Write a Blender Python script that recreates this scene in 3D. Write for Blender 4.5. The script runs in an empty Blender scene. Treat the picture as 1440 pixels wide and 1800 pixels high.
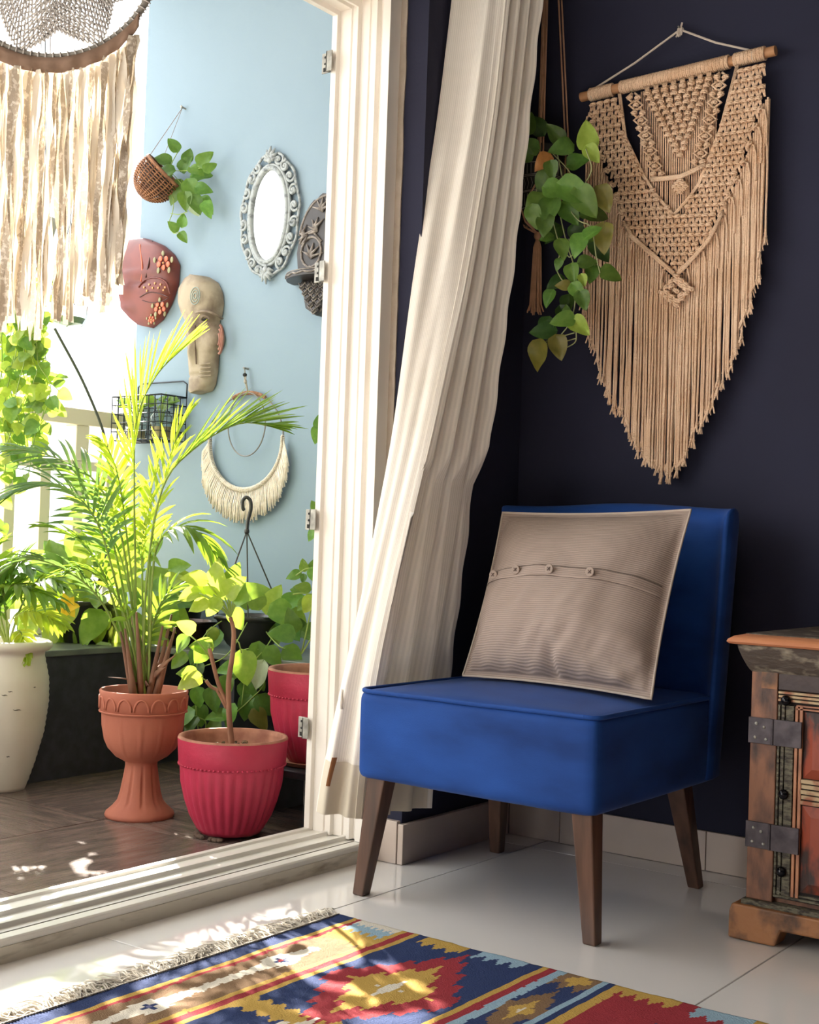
import bpy, bmesh, math, random
import numpy as np
from mathutils import Vector, Matrix, noise as mnoise
random.seed(7)
sc = bpy.context.scene
PI = math.pi
# ---------------------------------------------------------------- camera
FPX, CH = 2300.0, 0.78
_y, _p, _r = [math.radians(a) for a in (36.5, 1.3, 1.95)]
_F0 = Vector((-math.sin(_y), math.cos(_y), 0)); _r0 = Vector((math.cos(_y), math.sin(_y), 0)); _up = Vector((0, 0, 1))
CF = _F0 * math.cos(_p) + _up * math.sin(_p); _u0 = _up * math.cos(_p) - _F0 * math.sin(_p)
CR = math.cos(_r) * _r0 + math.sin(_r) * _u0; CU = math.cos(_r) * _u0 - math.sin(_r) * _r0
CC = Vector((0, 0, CH))
cam = bpy.data.objects.new('camera', bpy.data.cameras.new('camera'))
sc.collection.objects.link(cam); sc.camera = cam
cam.matrix_world = Matrix((( CR.x, CU.x, -CF.x, CC.x), (CR.y, CU.y, -CF.y, CC.y), (CR.z, CU.z, -CF.z, CC.z), (0, 0, 0, 1)))
cam.data.sensor_fit = 'HORIZONTAL'; cam.data.sensor_width = 36; cam.data.lens = 36 * FPX / 1440
cam.data.clip_start = 0.05; cam.data.clip_end = 200

def ray(px, py): return CF + (px - 720) / FPX * CR + (900 - py) / FPX * CU
def at(px, py, ax, v):
    d = ray(px, py); return CC + d * ((v - CC[ax]) / d[ax])
def onx(px, py, v): return at(px, py, 0, v)
def ony(px, py, v): return at(px, py, 1, v)
def onz(px, py, v): return at(px, py, 2, v)
def ond(px, py, d): return CC + ray(px, py) * d

# ---------------------------------------------------------------- world, sun, exposure
w = bpy.data.worlds.new('sky'); sc.world = w; w.use_nodes = True
wn = w.node_tree.nodes; wl = w.node_tree.links
bg = wn['Background']
tc = wn.new('ShaderNodeTexCoord'); sx = wn.new('ShaderNodeSeparateXYZ'); rp = wn.new('ShaderNodeValToRGB')
wl.new(tc.outputs['Generated'], sx.inputs[0]); wl.new(sx.outputs['Z'], rp.inputs[0]); wl.new(rp.outputs[0], bg.inputs[0])
rp.color_ramp.elements[0].color = (.95, .93, .88, 1); rp.color_ramp.elements[0].position = 0
rp.color_ramp.elements[1].color = (.93, .97, 1, 1); rp.color_ramp.elements[1].position = .6
bg.inputs[1].default_value = 3.6
sun = bpy.data.objects.new('sun', bpy.data.lights.new('sun', 'SUN')); sc.collection.objects.link(sun)
sun.data.energy = 27; sun.data.color = (1, .94, .82); sun.data.angle = math.radians(.6)
sun.rotation_euler = Vector((1, -.60, -.62)).to_track_quat('-Z', 'Y').to_euler()
sun.location = (-6, 5, 6)
sc.view_settings.view_transform = 'Standard'; sc.view_settings.look = 'None'
sc.view_settings.gamma = 1; sc.view_settings.use_curve_mapping = False
sc.view_settings.exposure = 0.6
sc.cycles.max_bounces = 10; sc.cycles.transparent_max_bounces = 12
sc.cycles.diffuse_bounces = 5; sc.cycles.sample_clamp_indirect = 8

# ---------------------------------------------------------------- helpers
def lin(c):
    if isinstance(c, str): c = [int(c[i:i + 2], 16) / 255 for i in (0, 2, 4)]
    return tuple(x / 12.92 if x <= .04045 else ((x + .055) / 1.055) ** 2.4 for x in c[:3]) + (1,)
def mat(name, col, rough=.6, metal=0, col2=None, nscale=8, nlo=.35, nhi=.65, stretch=(1, 1, 1), bump=0, bscale=40, trans=0,
        sheen=0, coat=0, spec=.5, rnd=0, attr=None, tcol=None, coords='Object', ior=1.45, glass=0, detail=4):
    m = bpy.data.materials.new(name); m.use_nodes = True
    nt = m.node_tree; n = nt.nodes; l = nt.links; b = n['Principled BSDF']
    b.inputs['Roughness'].default_value = rough; b.inputs['Metallic'].default_value = metal
    b.inputs['Specular IOR Level'].default_value = spec
    if sheen: b.inputs['Sheen Weight'].default_value = sheen; b.inputs['Sheen Roughness'].default_value = .4
    if coat: b.inputs['Coat Weight'].default_value = coat
    if glass: b.inputs['Transmission Weight'].default_value = glass; b.inputs['IOR'].default_value = ior
    t = n.new('ShaderNodeTexCoord'); mp = n.new('ShaderNodeMapping'); l.new(t.outputs[coords], mp.inputs[0])
    mp.inputs['Scale'].default_value = stretch
    out = None
    if attr:
        a = n.new('ShaderNodeAttribute'); a.attribute_name = attr; out = a.outputs['Color']
    else:
        c = n.new('ShaderNodeRGB'); c.outputs[0].default_value = lin(col); out = c.outputs[0]
    if col2:
        no = n.new('ShaderNodeTexNoise'); no.inputs['Scale'].default_value = nscale; no.inputs['Detail'].default_value = detail
        l.new(mp.outputs[0], no.inputs[0])
        r = n.new('ShaderNodeMapRange'); r.inputs[1].default_value = nlo; r.inputs[2].default_value = nhi
        l.new(no.outputs[0], r.inputs[0])
        mx = n.new('ShaderNodeMix'); mx.data_type = 'RGBA'; l.new(r.outputs[0], mx.inputs[0])
        l.new(out, mx.inputs[6]); mx.inputs[7].default_value = lin(col2); out = mx.outputs[2]
    if rnd:
        oi = n.new('ShaderNodeObjectInfo'); hs = n.new('ShaderNodeHueSaturation')
        r1 = n.new('ShaderNodeMapRange'); r1.inputs[3].default_value = 1 - rnd; r1.inputs[4].default_value = 1 + rnd
        l.new(oi.outputs['Random'], r1.inputs[0]); l.new(r1.outputs[0], hs.inputs['Value'])
        r2 = n.new('ShaderNodeMapRange'); r2.inputs[3].default_value = .5 - rnd * .06; r2.inputs[4].default_value = .5 + rnd * .04
        l.new(oi.outputs['Random'], r2.inputs[0]); l.new(r2.outputs[0], hs.inputs['Hue'])
        l.new(out, hs.inputs['Color']); out = hs.outputs[0]
    l.new(out, b.inputs['Base Color'])
    if bump:
        bn = n.new('ShaderNodeTexNoise'); bn.inputs['Scale'].default_value = bscale; bn.inputs['Detail'].default_value = 3
        l.new(mp.outputs[0], bn.inputs[0]); bp = n.new('ShaderNodeBump'); bp.inputs['Strength'].default_value = bump
        bp.inputs['Distance'].default_value = .01
        l.new(bn.outputs[0], bp.inputs['Height']); l.new(bp.outputs[0], b.inputs['Normal'])
    if trans:
        tr = n.new('ShaderNodeBsdfTranslucent'); ms = n.new('ShaderNodeMixShader'); ms.inputs[0].default_value = trans
        if tcol: tr.inputs[0].default_value = lin(tcol)
        else: l.new(out, tr.inputs[0])
        l.new(b.outputs[0], ms.inputs[1]); l.new(tr.outputs[0], ms.inputs[2]); l.new(ms.outputs[0], n['Material Output'].inputs[0])
    m['cout'] = 1
    return m
def add_stripes(m, node_coord, axis, freq, dark, duty=.5, bump=0, soft=.15):
    """fine woven stripes multiplied into base colour"""
    nt = m.node_tree; n = nt.nodes; l = nt.links; b = n['Principled BSDF']
    t = n.new('ShaderNodeTexCoord'); s = n.new('ShaderNodeSeparateXYZ'); l.new(t.outputs[node_coord], s.inputs[0])
    a = n.new('ShaderNodeMath'); a.operation = 'MULTIPLY'; a.inputs[1].default_value = freq * 2 * PI; l.new(s.outputs[axis], a.inputs[0])
    si = n.new('ShaderNodeMath'); si.operation = 'SINE'; l.new(a.outputs[0], si.inputs[0])
    r = n.new('ShaderNodeMapRange'); r.inputs[1].default_value = duty - soft - .5; r.inputs[2].default_value = duty + soft - .5
    r.inputs[3].default_value = dark; r.inputs[4].default_value = 1; l.new(si.outputs[0], r.inputs[0])
    lk = b.inputs['Base Color'].links[0]; src = lk.from_socket
    mx = n.new('ShaderNodeMix'); mx.data_type = 'RGBA'; mx.blend_type = 'MULTIPLY'; mx.inputs[0].default_value = 1
    l.new(src, mx.inputs[6]); l.new(r.outputs[0], mx.inputs[7]); l.new(mx.outputs[2], b.inputs['Base Color'])
    if bump:
        bp = n.new('ShaderNodeBump'); bp.inputs['Strength'].default_value = bump; bp.inputs['Distance'].default_value = .004
        l.new(si.outputs[0], bp.inputs['Height'])
        if b.inputs['Normal'].links: l.new(b.inputs['Normal'].links[0].from_socket, bp.inputs['Normal'])
        l.new(bp.outputs[0], b.inputs['Normal'])

class MB:
    def __init__(s): s.v = []; s.f = []; s.uv = None
    def add(s, vs, fs):
        k = len(s.v); s.v += [tuple(x) for x in vs]; s.f += [tuple(i + k for i in f) for f in fs]; return s
    def box(s, a, b):
        x0, y0, z0 = [min(a[i], b[i]) for i in range(3)]; x1, y1, z1 = [max(a[i], b[i]) for i in range(3)]
        return s.add([(x0, y0, z0), (x1, y0, z0), (x1, y1, z0), (x0, y1, z0), (x0, y0, z1), (x1, y0, z1), (x1, y1, z1), (x0, y1, z1)],
                     [(0, 3, 2, 1), (4, 5, 6, 7), (0, 1, 5, 4), (1, 2, 6, 5), (2, 3, 7, 6), (3, 0, 4, 7)])
    def tube(s, pts, r, n=6, cap=True, flat=1.0):
        pts = [Vector(p) for p in pts]; N = len(pts); rs = r if isinstance(r, (list, tuple)) else [r] * N
        up = None; vs = []
        for i in range(N):
            t = (pts[min(i + 1, N - 1)] - pts[max(i - 1, 0)])
            t = t.normalized() if t.length > 1e-9 else Vector((0, 0, 1))
            if up is None: up = t.cross(Vector((.31, .87, .37))).normalized()
            else:
                up = up - t * up.dot(t)
                up = up.normalized() if up.length > 1e-6 else t.cross(Vector((1, .2, .1))).normalized()
            bt = t.cross(up)
            for k in range(n):
                a = 2 * PI * k / n; vs.append(pts[i] + up * (rs[i] * math.cos(a)) + bt * (rs[i] * flat * math.sin(a)))
        fs = [(i * n + k, i * n + (k + 1) % n, (i + 1) * n + (k + 1) % n, (i + 1) * n + k) for i in range(N - 1) for k in range(n)]
        if cap: fs += [tuple(range(n))[::-1], tuple((N - 1) * n + k for k in range(n))]
        return s.add(vs, fs)
    def lathe(s, c, prof, n=40, mod=None, cap=True):
        c = Vector(c); vs = []
        for j, (r, z) in enumerate(prof):
            for k in range(n):
                a = 2 * PI * k / n; rr = r + (mod(a, z, j) if mod else 0)
                vs.append(c + Vector((rr * math.cos(a), rr * math.sin(a), z)))
        m = len(prof)
        fs = [(j * n + k, j * n + (k + 1) % n, (j + 1) * n + (k + 1) % n, (j + 1) * n + k) for j in range(m - 1) for k in range(n)]
        if cap: fs += [tuple(range(n))[::-1], tuple((m - 1) * n + k for k in range(n))]
        return s.add(vs, fs)
    def ell(s, c, rad, nu=12, nv=8, M=None, mod=None):
        vs = []; c = Vector(c)
        for j in range(nv + 1):
            th = PI * j / nv
            for k in range(nu):
                a = 2 * PI * k / nu
                p = Vector((math.sin(th) * math.cos(a), math.sin(th) * math.sin(a), math.cos(th)))
                if mod: p = mod(p)
                p = Vector((p.x * rad[0], p.y * rad[1], p.z * rad[2]))
                if M: p = M @ p
                vs.append(c + p)
        fs = [(j * nu + k, (j + 1) * nu + k, (j + 1) * nu + (k + 1) % nu, j * nu + (k + 1) % nu) for j in range(nv) for k in range(nu)]
        return s.add(vs, fs)
    def grid(s, fn, nu, nv, uv=True):
        k = len(s.v)
        for j in range(nv + 1):
            for i in range(nu + 1): s.v.append(tuple(fn(i / nu, j / nv)))
        for j in range(nv):
            for i in range(nu):
                a = k + j * (nu + 1) + i; s.f.append((a, a + 1, a + nu + 2, a + nu + 1))
        if uv and k == 0:
            s.uv = [(i / nu, j / nv) for j in range(nv + 1) for i in range(nu + 1)]
        return s
    def prism(s, poly, ax, a, b):
        """extrude a 2d outline along axis ax between a and b"""
        def P(p, t):
            q = [0, 0, 0]; o = [i for i in range(3) if i != ax]; q[o[0]], q[o[1]], q[ax] = p[0], p[1], t; return q
        n = len(poly)
        return s.add([P(p, a) for p in poly] + [P(p, b) for p in poly],
                     [(i, (i + 1) % n, n + (i + 1) % n, n + i) for i in range(n)] + [tuple(range(n))[::-1], tuple(range(n, 2 * n))])

WLOC = {}
def tag(o, label=None, cat=None, group=None, kind=None):
    if label: o['label'] = label
    if cat: o['category'] = cat
    if group: o['group'] = group
    if kind: o['kind'] = kind
    return o
def thing(name, loc, label, cat, group=None, kind=None):
    o = bpy.data.objects.new(name, None); sc.collection.objects.link(o); o.location = loc; o.empty_display_size = .05
    WLOC[o.name] = Vector(loc); return tag(o, label, cat, group, kind)
def mesh_of(name, mb, m, smooth=True, off=Vector((0, 0, 0)), fixn=True, angle=None):
    me = bpy.data.meshes.new(name); me.from_pydata([tuple(Vector(v) - off) for v in mb.v], [], mb.f)
    if mb.uv and len(mb.uv) == len(mb.v):
        ul = me.uv_layers.new(name='UVMap'); idx = np.empty(len(me.loops), dtype=np.int32); me.loops.foreach_get('vertex_index', idx)
        ul.data.foreach_set('uv', np.array(mb.uv, dtype=np.float32)[idx].ravel())
    if fixn:
        bm = bmesh.new(); bm.from_mesh(me); bmesh.ops.recalc_face_normals(bm, faces=bm.faces); bm.to_mesh(me); bm.free()
    if smooth:
        me.polygons.foreach_set('use_smooth', [True] * len(me.polygons))
        if smooth == 'auto': me.set_sharp_from_angle(angle=math.radians(angle or 35))
    if m: me.materials.append(m)
    me.update(); return me
def obj(name, mb, m, parent=None, smooth='auto', bev=0, solid=0, label=None, cat=None, group=None, kind=None, sub=0, fixn=True, origin=None, angle=None):
    if parent is not None: off = WLOC[parent.name]
    else: off = Vector(origin) if origin is not None else Vector((0, 0, 0))
    me = mb if isinstance(mb, bpy.types.Mesh) else mesh_of(name, mb, m, smooth, off, fixn, angle)
    o = bpy.data.objects.new(name, me); sc.collection.objects.link(o)
    if parent is not None: o.parent = parent
    else: o.location = off
    WLOC[o.name] = off
    if solid:
        q = o.modifiers.new('s', 'SOLIDIFY'); q.thickness = solid; q.offset = 0
    if bev:
        q = o.modifiers.new('b', 'BEVEL'); q.width = bev; q.segments = 2; q.limit_method = 'ANGLE'; q.angle_limit = math.radians(40)
    if sub:
        q = o.modifiers.new('u', 'SUBSURF'); q.levels = sub; q.render_levels = sub
    return tag(o, label, cat, group, kind)
def inst(name, me, M, parent, label=None):
    o = bpy.data.objects.new(name, me); sc.collection.objects.link(o)
    if parent is not None:
        o.parent = parent; M = Matrix.Translation(-WLOC[parent.name]) @ M; WLOC[o.name] = WLOC[parent.name]
    o.matrix_local = M
    if label: o['label'] = label
    return o
def frame(pos, zdir, ydir, s=1):
    """matrix with local y along ydir and local z near zdir"""
    y = Vector(ydir).normalized(); z = Vector(zdir); z = z - y * z.dot(y)
    z = z.normalized() if z.length > 1e-5 else y.orthogonal().normalized(); x = y.cross(z)
    if not hasattr(s, '__len__'): s = (s, s, s)
    return Matrix(((x.x * s[0], y.x * s[1], z.x * s[2], pos[0]), (x.y * s[0], y.y * s[1], z.y * s[2], pos[1]), (x.z * s[0], y.z * s[1], z.z * s[2], pos[2]), (0, 0, 0, 1)))
def bez(p, n=16):
    """catmull-rom through points"""
    p = [Vector(q) for q in p]; P = [p[0] * 2 - p[1]] + p + [p[-1] * 2 - p[-2]]; out = []
    segs = len(p) - 1; per = max(2, n // segs)
    for i in range(segs):
        for k in range(per):
            t = k / per; a, b, c, d = P[i:i + 4]
            out.append(.5 * ((2 * b) + (c - a) * t + (2 * a - 5 * b + 4 * c - d) * t * t + (3 * b - a - 3 * c + d) * t ** 3))
    return out + [p[-1]]
def interp(keys, x):
    if x <= keys[0][0]: return keys[0][1]
    for (a, va), (b, vb) in zip(keys, keys[1:]):
        if x <= b:
            t = (x - a) / (b - a); return va + (vb - va) * t
    return keys[-1][1]
R = random.uniform

# ---------------------------------------------------------------- setting
M_tile = mat('glossy_white_tile', 'e6e2df', rough=.12, col2='dedad7', nscale=1.2, coat=.3)
M_grout = mat('dark_grout', '6b6763', rough=.9)
M_navy = mat('navy_paint', '27283a', rough=.8, col2='2a2c40', nscale=2, bump=.05, bscale=120, spec=.25)
M_white = mat('offwhite_plaster', 'dcd6cb', rough=.8, bump=.05, bscale=60)
M_frame = mat('cream_frame_paint', 'f1ece5', rough=.35, col2='e8e1d8', nscale=3)
M_skirt = mat('cream_skirting', 'cbbbb0', rough=.35, col2='baaa9e', nscale=4, nlo=.45, nhi=.75)
M_plasteredge = mat('bare_plaster_edge', 'b3a79a', rough=.9, col2='a09486', nscale=14, bump=.4)
YB, XL, YO = 3.05, -1.89, 2.565
# floor with tiles
fl = obj('floor', MB().box((-2.16, -2.6, -.12), (2.6, 3.2, -.006)), M_grout, kind='structure', smooth=False)
xs = [-1.758 + .827 * i for i in range(-1, 6)]; ysj = [2.945 - 1.24 * i for i in range(-1, 5)]
for i in range(len(xs) - 1):
    for j in range(len(ysj) - 1):
        x0, x1 = max(xs[i], -1.985), min(xs[i + 1], 2.6); y1, y0 = min(ysj[j], YB), max(ysj[j + 1], -2.6)
        if x1 - x0 < .02 or y1 - y0 < .02: continue
        obj('tile', MB().box((x0 + .0016, y0 + .0016, -.008), (x1 - .0016, y1 - .0016, 0)), M_tile, fl, smooth=False, bev=.0008)
obj('wall_back', MB().box((-2.15, YB, -.1), (2.6, YB + .2, 2.9)), M_navy, kind='structure', smooth=False)
# left wall: pier beyond the door, lintel, pier behind the camera
wl_ = obj('wall_left', MB().box((-2.15, YO, -.1), (XL, YB, 2.9)).box((-2.15, -2.2, 2.215), (XL, YO, 2.9)).box((-2.15, -2.6, -.1), (XL, -2.2, 2.9)), M_navy, kind='structure', smooth=False)
def ragged():
    m = MB()                                # strip of bare plaster beside the frame, ragged towards the paint
    n = 60
    for k in range(n + 1):
        z = .2 + (2.19 - .2) * k / n
        m.v += [(-1.972, YO - .003, z), (-1.962 + .008 + .003 * mnoise.noise(Vector((0, z * 9, 0))) + .002 * mnoise.noise(Vector((3, z * 40, 0))), YO - .003, z)]
    for k in range(n): m.f.append((2 * k, 2 * k + 1, 2 * k + 3, 2 * k + 2))
    return m
obj('plaster_strip', ragged(), M_plasteredge, wl_, smooth=False, solid=.004, label='bare plaster strip between door frame and navy paint')
M_room = mat('room_wall_paint', '343543', rough=.85)
obj('wall_right', MB().box((2.6, -2.6, -.1), (2.8, 3.2, 2.9)), M_room, kind='structure', smooth=False)
obj('wall_rear', MB().box((-2.15, -2.8, -.1), (2.8, -2.6, 2.9)), M_room, kind='structure', smooth=False)
obj('ceiling', MB().box((-2.15, -2.8, 2.75), (2.8, 3.25, 2.9)), mat('ceiling_paint', 'aaa59c', rough=.9), kind='structure', smooth=False)
# baseboards: back wall in tile pieces, pier reveal and face
bb = obj('baseboard_back', MB().box((XL, YB - .006, 0), (2.6, YB, .094)), M_grout, kind='structure', smooth=False)
bx = [XL + .013, -1.72, -1.31, -.9, -.49, -.08, .33, .74, 1.15, 1.56, 1.97, 2.6]
for a, b in zip(bx, bx[1:]):
    obj('skirting_tile', MB().box((a + .001, YB - .014, .001), (b - .001, YB - .004, .096)), M_skirt, bb, smooth=False, bev=.001)
bl = obj('baseboard_left', MB().box((XL, YO, 0), (XL + .008, YB - .014, .092)), M_grout, kind='structure', smooth=False)
obj('skirting_tile', MB().box((XL - .002, YO - .012, .001), (XL + .014, YB - .016, .097)), M_skirt, bl, smooth=False, bev=.0015)
obj('skirting_tile', MB().box((-1.972, YO - .014, .001), (XL - .004, YO + .004, .103)), M_skirt, bl, smooth=False, bev=.0015)
# ragged painted edge above the reveal skirting
# door frame: stepped jamb, head and sill tracks (y = jamb face, x from balcony to room)
df = tag(obj('door_1', MB().box((-2.15, YO - .018, .2), (-2.0, YO + .01, 2.2)), M_frame, smooth=False), kind='structure')
def jamb_poly(o=0):
    Y = 2.535
    return [(-2.165, Y + .03), (-2.165, Y - .012), (-2.148, Y - .012), (-2.146, Y), (-2.112, Y), (-2.110, Y + .004), (-2.09, Y + .004), (-2.088, Y - .012), (-2.080, Y - .012), (-2.078, Y),
            (-2.052, Y), (-2.05, Y + .004), (-2.03, Y + .004), (-2.028, Y - .013), (-2.018, Y - .013), (-2.016, Y + .001), (-1.998, Y + .001), (-1.996, Y - .018), (-1.972, Y - .018), (-1.972, Y + .03)]
obj('jamb', MB().prism(jamb_poly(), 2, .045, 2.2), M_frame, df, smooth=False, bev=.0008)
def head_poly():
    Z = 2.128
    return [(-2.165, Z + .085), (-2.165, Z - .012), (-2.148, Z - .012), (-2.146, Z), (-2.112, Z), (-2.110, Z + .03), (-2.09, Z + .03), (-2.088, Z - .006), (-2.080, Z - .006), (-2.078, Z + .02),
            (-2.052, Z + .02), (-2.03, Z + .02), (-2.028, Z - .002), (-2.018, Z - .002), (-2.016, Z + .014), (-1.998, Z + .014), (-1.996, Z + .004), (-1.972, Z + .004), (-1.972, Z + .085)]
obj('head_rail', MB().prism(head_poly(), 1, -2.2, 2.56), M_frame, df, smooth=False, bev=.0008)
M_sill = mat('white_sill_marble', 'e4e1db', rough=.3, col2='d6d2ca', nscale=5)
M_dirt = mat('dirty_sill_edge', 'cfc7b8', rough=.5, col2='8f8371', nscale=16, nlo=.56, nhi=.8, stretch=(1, .6, 3))
sill = obj('sill', MB().prism([(-2.165, -.05), (-2.165, .052), (-2.148, .052), (-2.146, .046), (-2.1, .046), (-2.098, .053), (-2.088, .053), (-2.086, .044), (-2.045, .044), (-2.043, .051), (-2.031, .051), (-2.029, .041), (-2.0, .041), (-1.998, .044), (-1.972, .044), (-1.968, .040), (-1.968, -.05)], 1, -2.2, 2.552), M_sill, df, smooth=False, bev=.001)
obj('sill_face', MB().prism([(-1.969, .0), (-1.969, .030), (-1.9655, .030), (-1.9655, .0)], 1, -2.2, 2.55), M_dirt, df, smooth=False, label='stained lower face of the sill')
obj('track_shade_strip', MB().box((-2.046, -2.2, .0445), (-2.044, 2.52, .0455)).box((-2.0012, -2.2, .0412), (-1.9988, 2.52, .0446)), mat('track_shadow_gap', '6a6357', rough=.7), df, smooth=False)  # thin dark strips colour in the shade of the track gaps
M_steel = mat('galvanised_steel', 'b3b1a8', rough=.45, metal=.35, col2='7c7a74', nscale=30)
M_hole = mat('dark_slot', '1a1a1a', rough=.8)
for px, py in ((592, 115), (575, 480), (561, 914), (547, 1278)):
    p = onx(px, py, -2.165)
    z = p.z; yj = 2.522
    lp = obj('latch_plate', MB().box((-2.192, yj - .003, z - .026), (-2.164, yj, z + .026)).box((-2.170, yj - .014, z - .026), (-2.166, yj, z + .026)).box((-2.170, yj - .014, z - .026), (-2.150, yj - .011, z + .026)), M_steel, df, smooth=False, bev=.0008)
    m = MB()
    for dz in (.015, -.002):
        m.add([(-2.181 + .0032 * math.cos(a), yj - .0036, z + dz + .0032 * math.sin(a)) for a in [k * PI / 4 for k in range(8)]], [tuple(range(8))])
    m.box((-2.186, yj - .0040, z - .022), (-2.177, yj - .0036, z - .012))
    obj('screw_hole', m, M_hole, lp, smooth=False)
p = ony(629, 942, 2.535)
obj('screw_hole', MB().ell((p.x, 2.533, p.z), (.003, .003, .004), 8, 6), M_hole, df)

# ---------------------------------------------------------------- balcony
M_blue = mat('sky_blue_paint', '879aa8', rough=.7, col2='8296a4', nscale=1.5, bump=.03, bscale=150, spec=.3)
M_btile = mat('brown_wood_look_tile', '85726a', rough=.2, col2='5b4e4a', nscale=5, stretch=(1.2, 7, 1), nlo=.3, nhi=.75, bump=.12, bscale=20)
M_btile2 = mat('brown_wood_look_tile_cross', '806d66', rough=.2, col2='584b47', nscale=5, stretch=(7, 1.2, 1), nlo=.3, nhi=.75, bump=.12, bscale=20)
M_bgrout = mat('pale_grout', 'a59584', rough=.9)
M_gran = mat('dark_granite', '303034', rough=.35, col2='3e3e44', nscale=30)
M_slab = mat('grey_green_slab', '6c7268', rough=.3, col2='565b54', nscale=12)
M_ext = mat('white_exterior_paint', 'e6e3dc', rough=.8)
XO, YW = -3.82, 3.37
bf = obj('balcony_floor', MB().box((XO - .1, -2.6, -.14), (-2.15, YW, -.005)), M_bgrout, kind='structure', smooth=False)
bxs = [-2.15 - .615 * i for i in range(4)]; bys = [3.005 - .615 * i for i in range(-1, 9)]
for i in range(3):
    for j in range(9):
        x1, x0 = bxs[i], max(bxs[i + 1], XO); y1, y0 = min(bys[j], YW), bys[j + 1]
        # each tile shows planks laid in blocks: four relief planks, direction alternating by tile
        g = .0018
        if (i + j) % 2:
            for k in range(4):
                a = y0 + (y1 - y0) * k / 4; b_ = y0 + (y1 - y0) * (k + 1) / 4
                obj('floor_plank', MB().box((x0 + g, a + (g if k == 0 else .0005), -.01), (x1 - g, b_ - (g if k == 3 else .0005), R(-.0004, .0002))), M_btile, bf, smooth=False)
        else:
            for k in range(4):
                a = x0 + (x1 - x0) * k / 4; b_ = x0 + (x1 - x0) * (k + 1) / 4
                obj('floor_plank', MB().box((a + (g if k == 0 else .0005), y0 + g, -.01), (b_ - (g if k == 3 else .0005), y1 - g, R(-.0004, .0002))), M_btile2, bf, smooth=False)
obj('wall_balcony', MB().box((XO, YW, -.1), (-2.15, YW + .18, 2.95)), M_blue, kind='structure', smooth=False)
obj('ceiling_balcony', MB().box((XO - .1, -2.6, 2.95), (-2.15, YW + .18, 3.1)), M_white, kind='structure', smooth=False)
obj('wall_outer', MB().box((-2.17, -2.6, 2.215), (-2.15, YW, 2.95)).box((-2.17, 2.57, -.1), (-2.15, YW, 2.95)), M_ext, kind='structure', smooth=False)
lg = obj('ledge', MB().box((-3.90, -.5, 0), (-3.36, YW, .30)), M_ext, kind='structure', smooth=False)
obj('slab', MB().box((-3.92, -.5, .385), (-3.30, YW, .405)), M_slab, lg, smooth=False, bev=.003, label='grey stone slab along the railing')
obj('slab', MB().box((-3.30, 3.0, .385), (-2.19, YW, .405)), M_slab, lg, smooth=False, bev=.003, label='grey stone slab along the blue wall')
obj('side_panel', MB().box((-3.33, -.5, .0), (-3.31, YW - .004, .384)), M_gran, lg, smooth=False, label='black granite panel under the slab')
obj('side_panel', MB().box((-2.93, 3.03, .0), (-2.91, YW - .004, .384)), M_gran, lg, smooth=False)
# railing: two rails, posts, white upstands
M_rail = mat('cream_railing_paint', 'e8dcc4', rough=.5)
rl = thing('railing', (-3.85, 0, 0), 'cream painted balcony railing with broad uprights behind the plants', 'railing')
obj('top_rail', MB().box((-3.89, -2.6, 1.165), (-3.81, YW + .1, 1.225)), M_rail, rl, smooth=False, bev=.004)
obj('middle_rail', MB().box((-3.885, -2.6, 1.0), (-3.82, YW + .1, 1.035)), M_rail, rl, smooth=False, bev=.003)
y = 3.28; k = 0
while y > -2.5:
    wd = .045
    obj('baluster', MB().box((-3.875, y - wd / 2, .405), (-3.825, y + wd / 2, 1.0)), M_rail, rl, smooth=False, bev=.003)
    if k % 3 == 1: obj('post', MB().box((-3.88, y - .03, 1.035), (-3.815, y + .03, 1.165)), M_rail, rl, smooth=False, bev=.003)
    y -= .15; k += 1
# neighbouring building
M_fac = mat('white_facade', 'e3e4e6', rough=.85); M_fac2 = mat('pale_grey_facade', 'c9cdd2', rough=.85)
nb = thing('apartment_building', (-11, 8, -8), 'pale overexposed apartment building beyond the balcony railing', 'building')
obj('facade', MB().box((-13.5, -6, -9), (-11, 16, 5)), M_fac, nb, smooth=False)
for z in (-5.2, -2.2, .8, 3.8):
    obj('balcony_slab', MB().box((-11, -5.5, z), (-10.35, 15.5, z + .16)), M_fac2, nb, smooth=False)
for yy in (-2.5, 1.4, 5.3, 8.9, 12.1):
    obj('pier', MB().box((-11, yy, -9), (-10.5, yy + .5, 5)), M_fac, nb, smooth=False)
    for z in (-1.6, 1.4):
        wv = obj('window', MB().box((-11.0, yy + 1.2, z), (-10.94, yy + 2.6, z + 1.4)), M_fac2, nb, smooth=False)
        obj('pane', MB().box((-10.945, yy + 1.28, z + .08), (-10.935, yy + 1.87, z + 1.32)).box((-10.945, yy + 1.93, z + .08), (-10.935, yy + 2.52, z + 1.32)), mat('far_glass', 'aab4bd', rough=.2), wv, smooth=False)
obj('ground_outside', MB().box((-40, -30, -9.3), (-2.2, 40, -9)), mat('pale_ground', 'b9b3a6', rough=.9), kind='structure', smooth=False)
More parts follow.
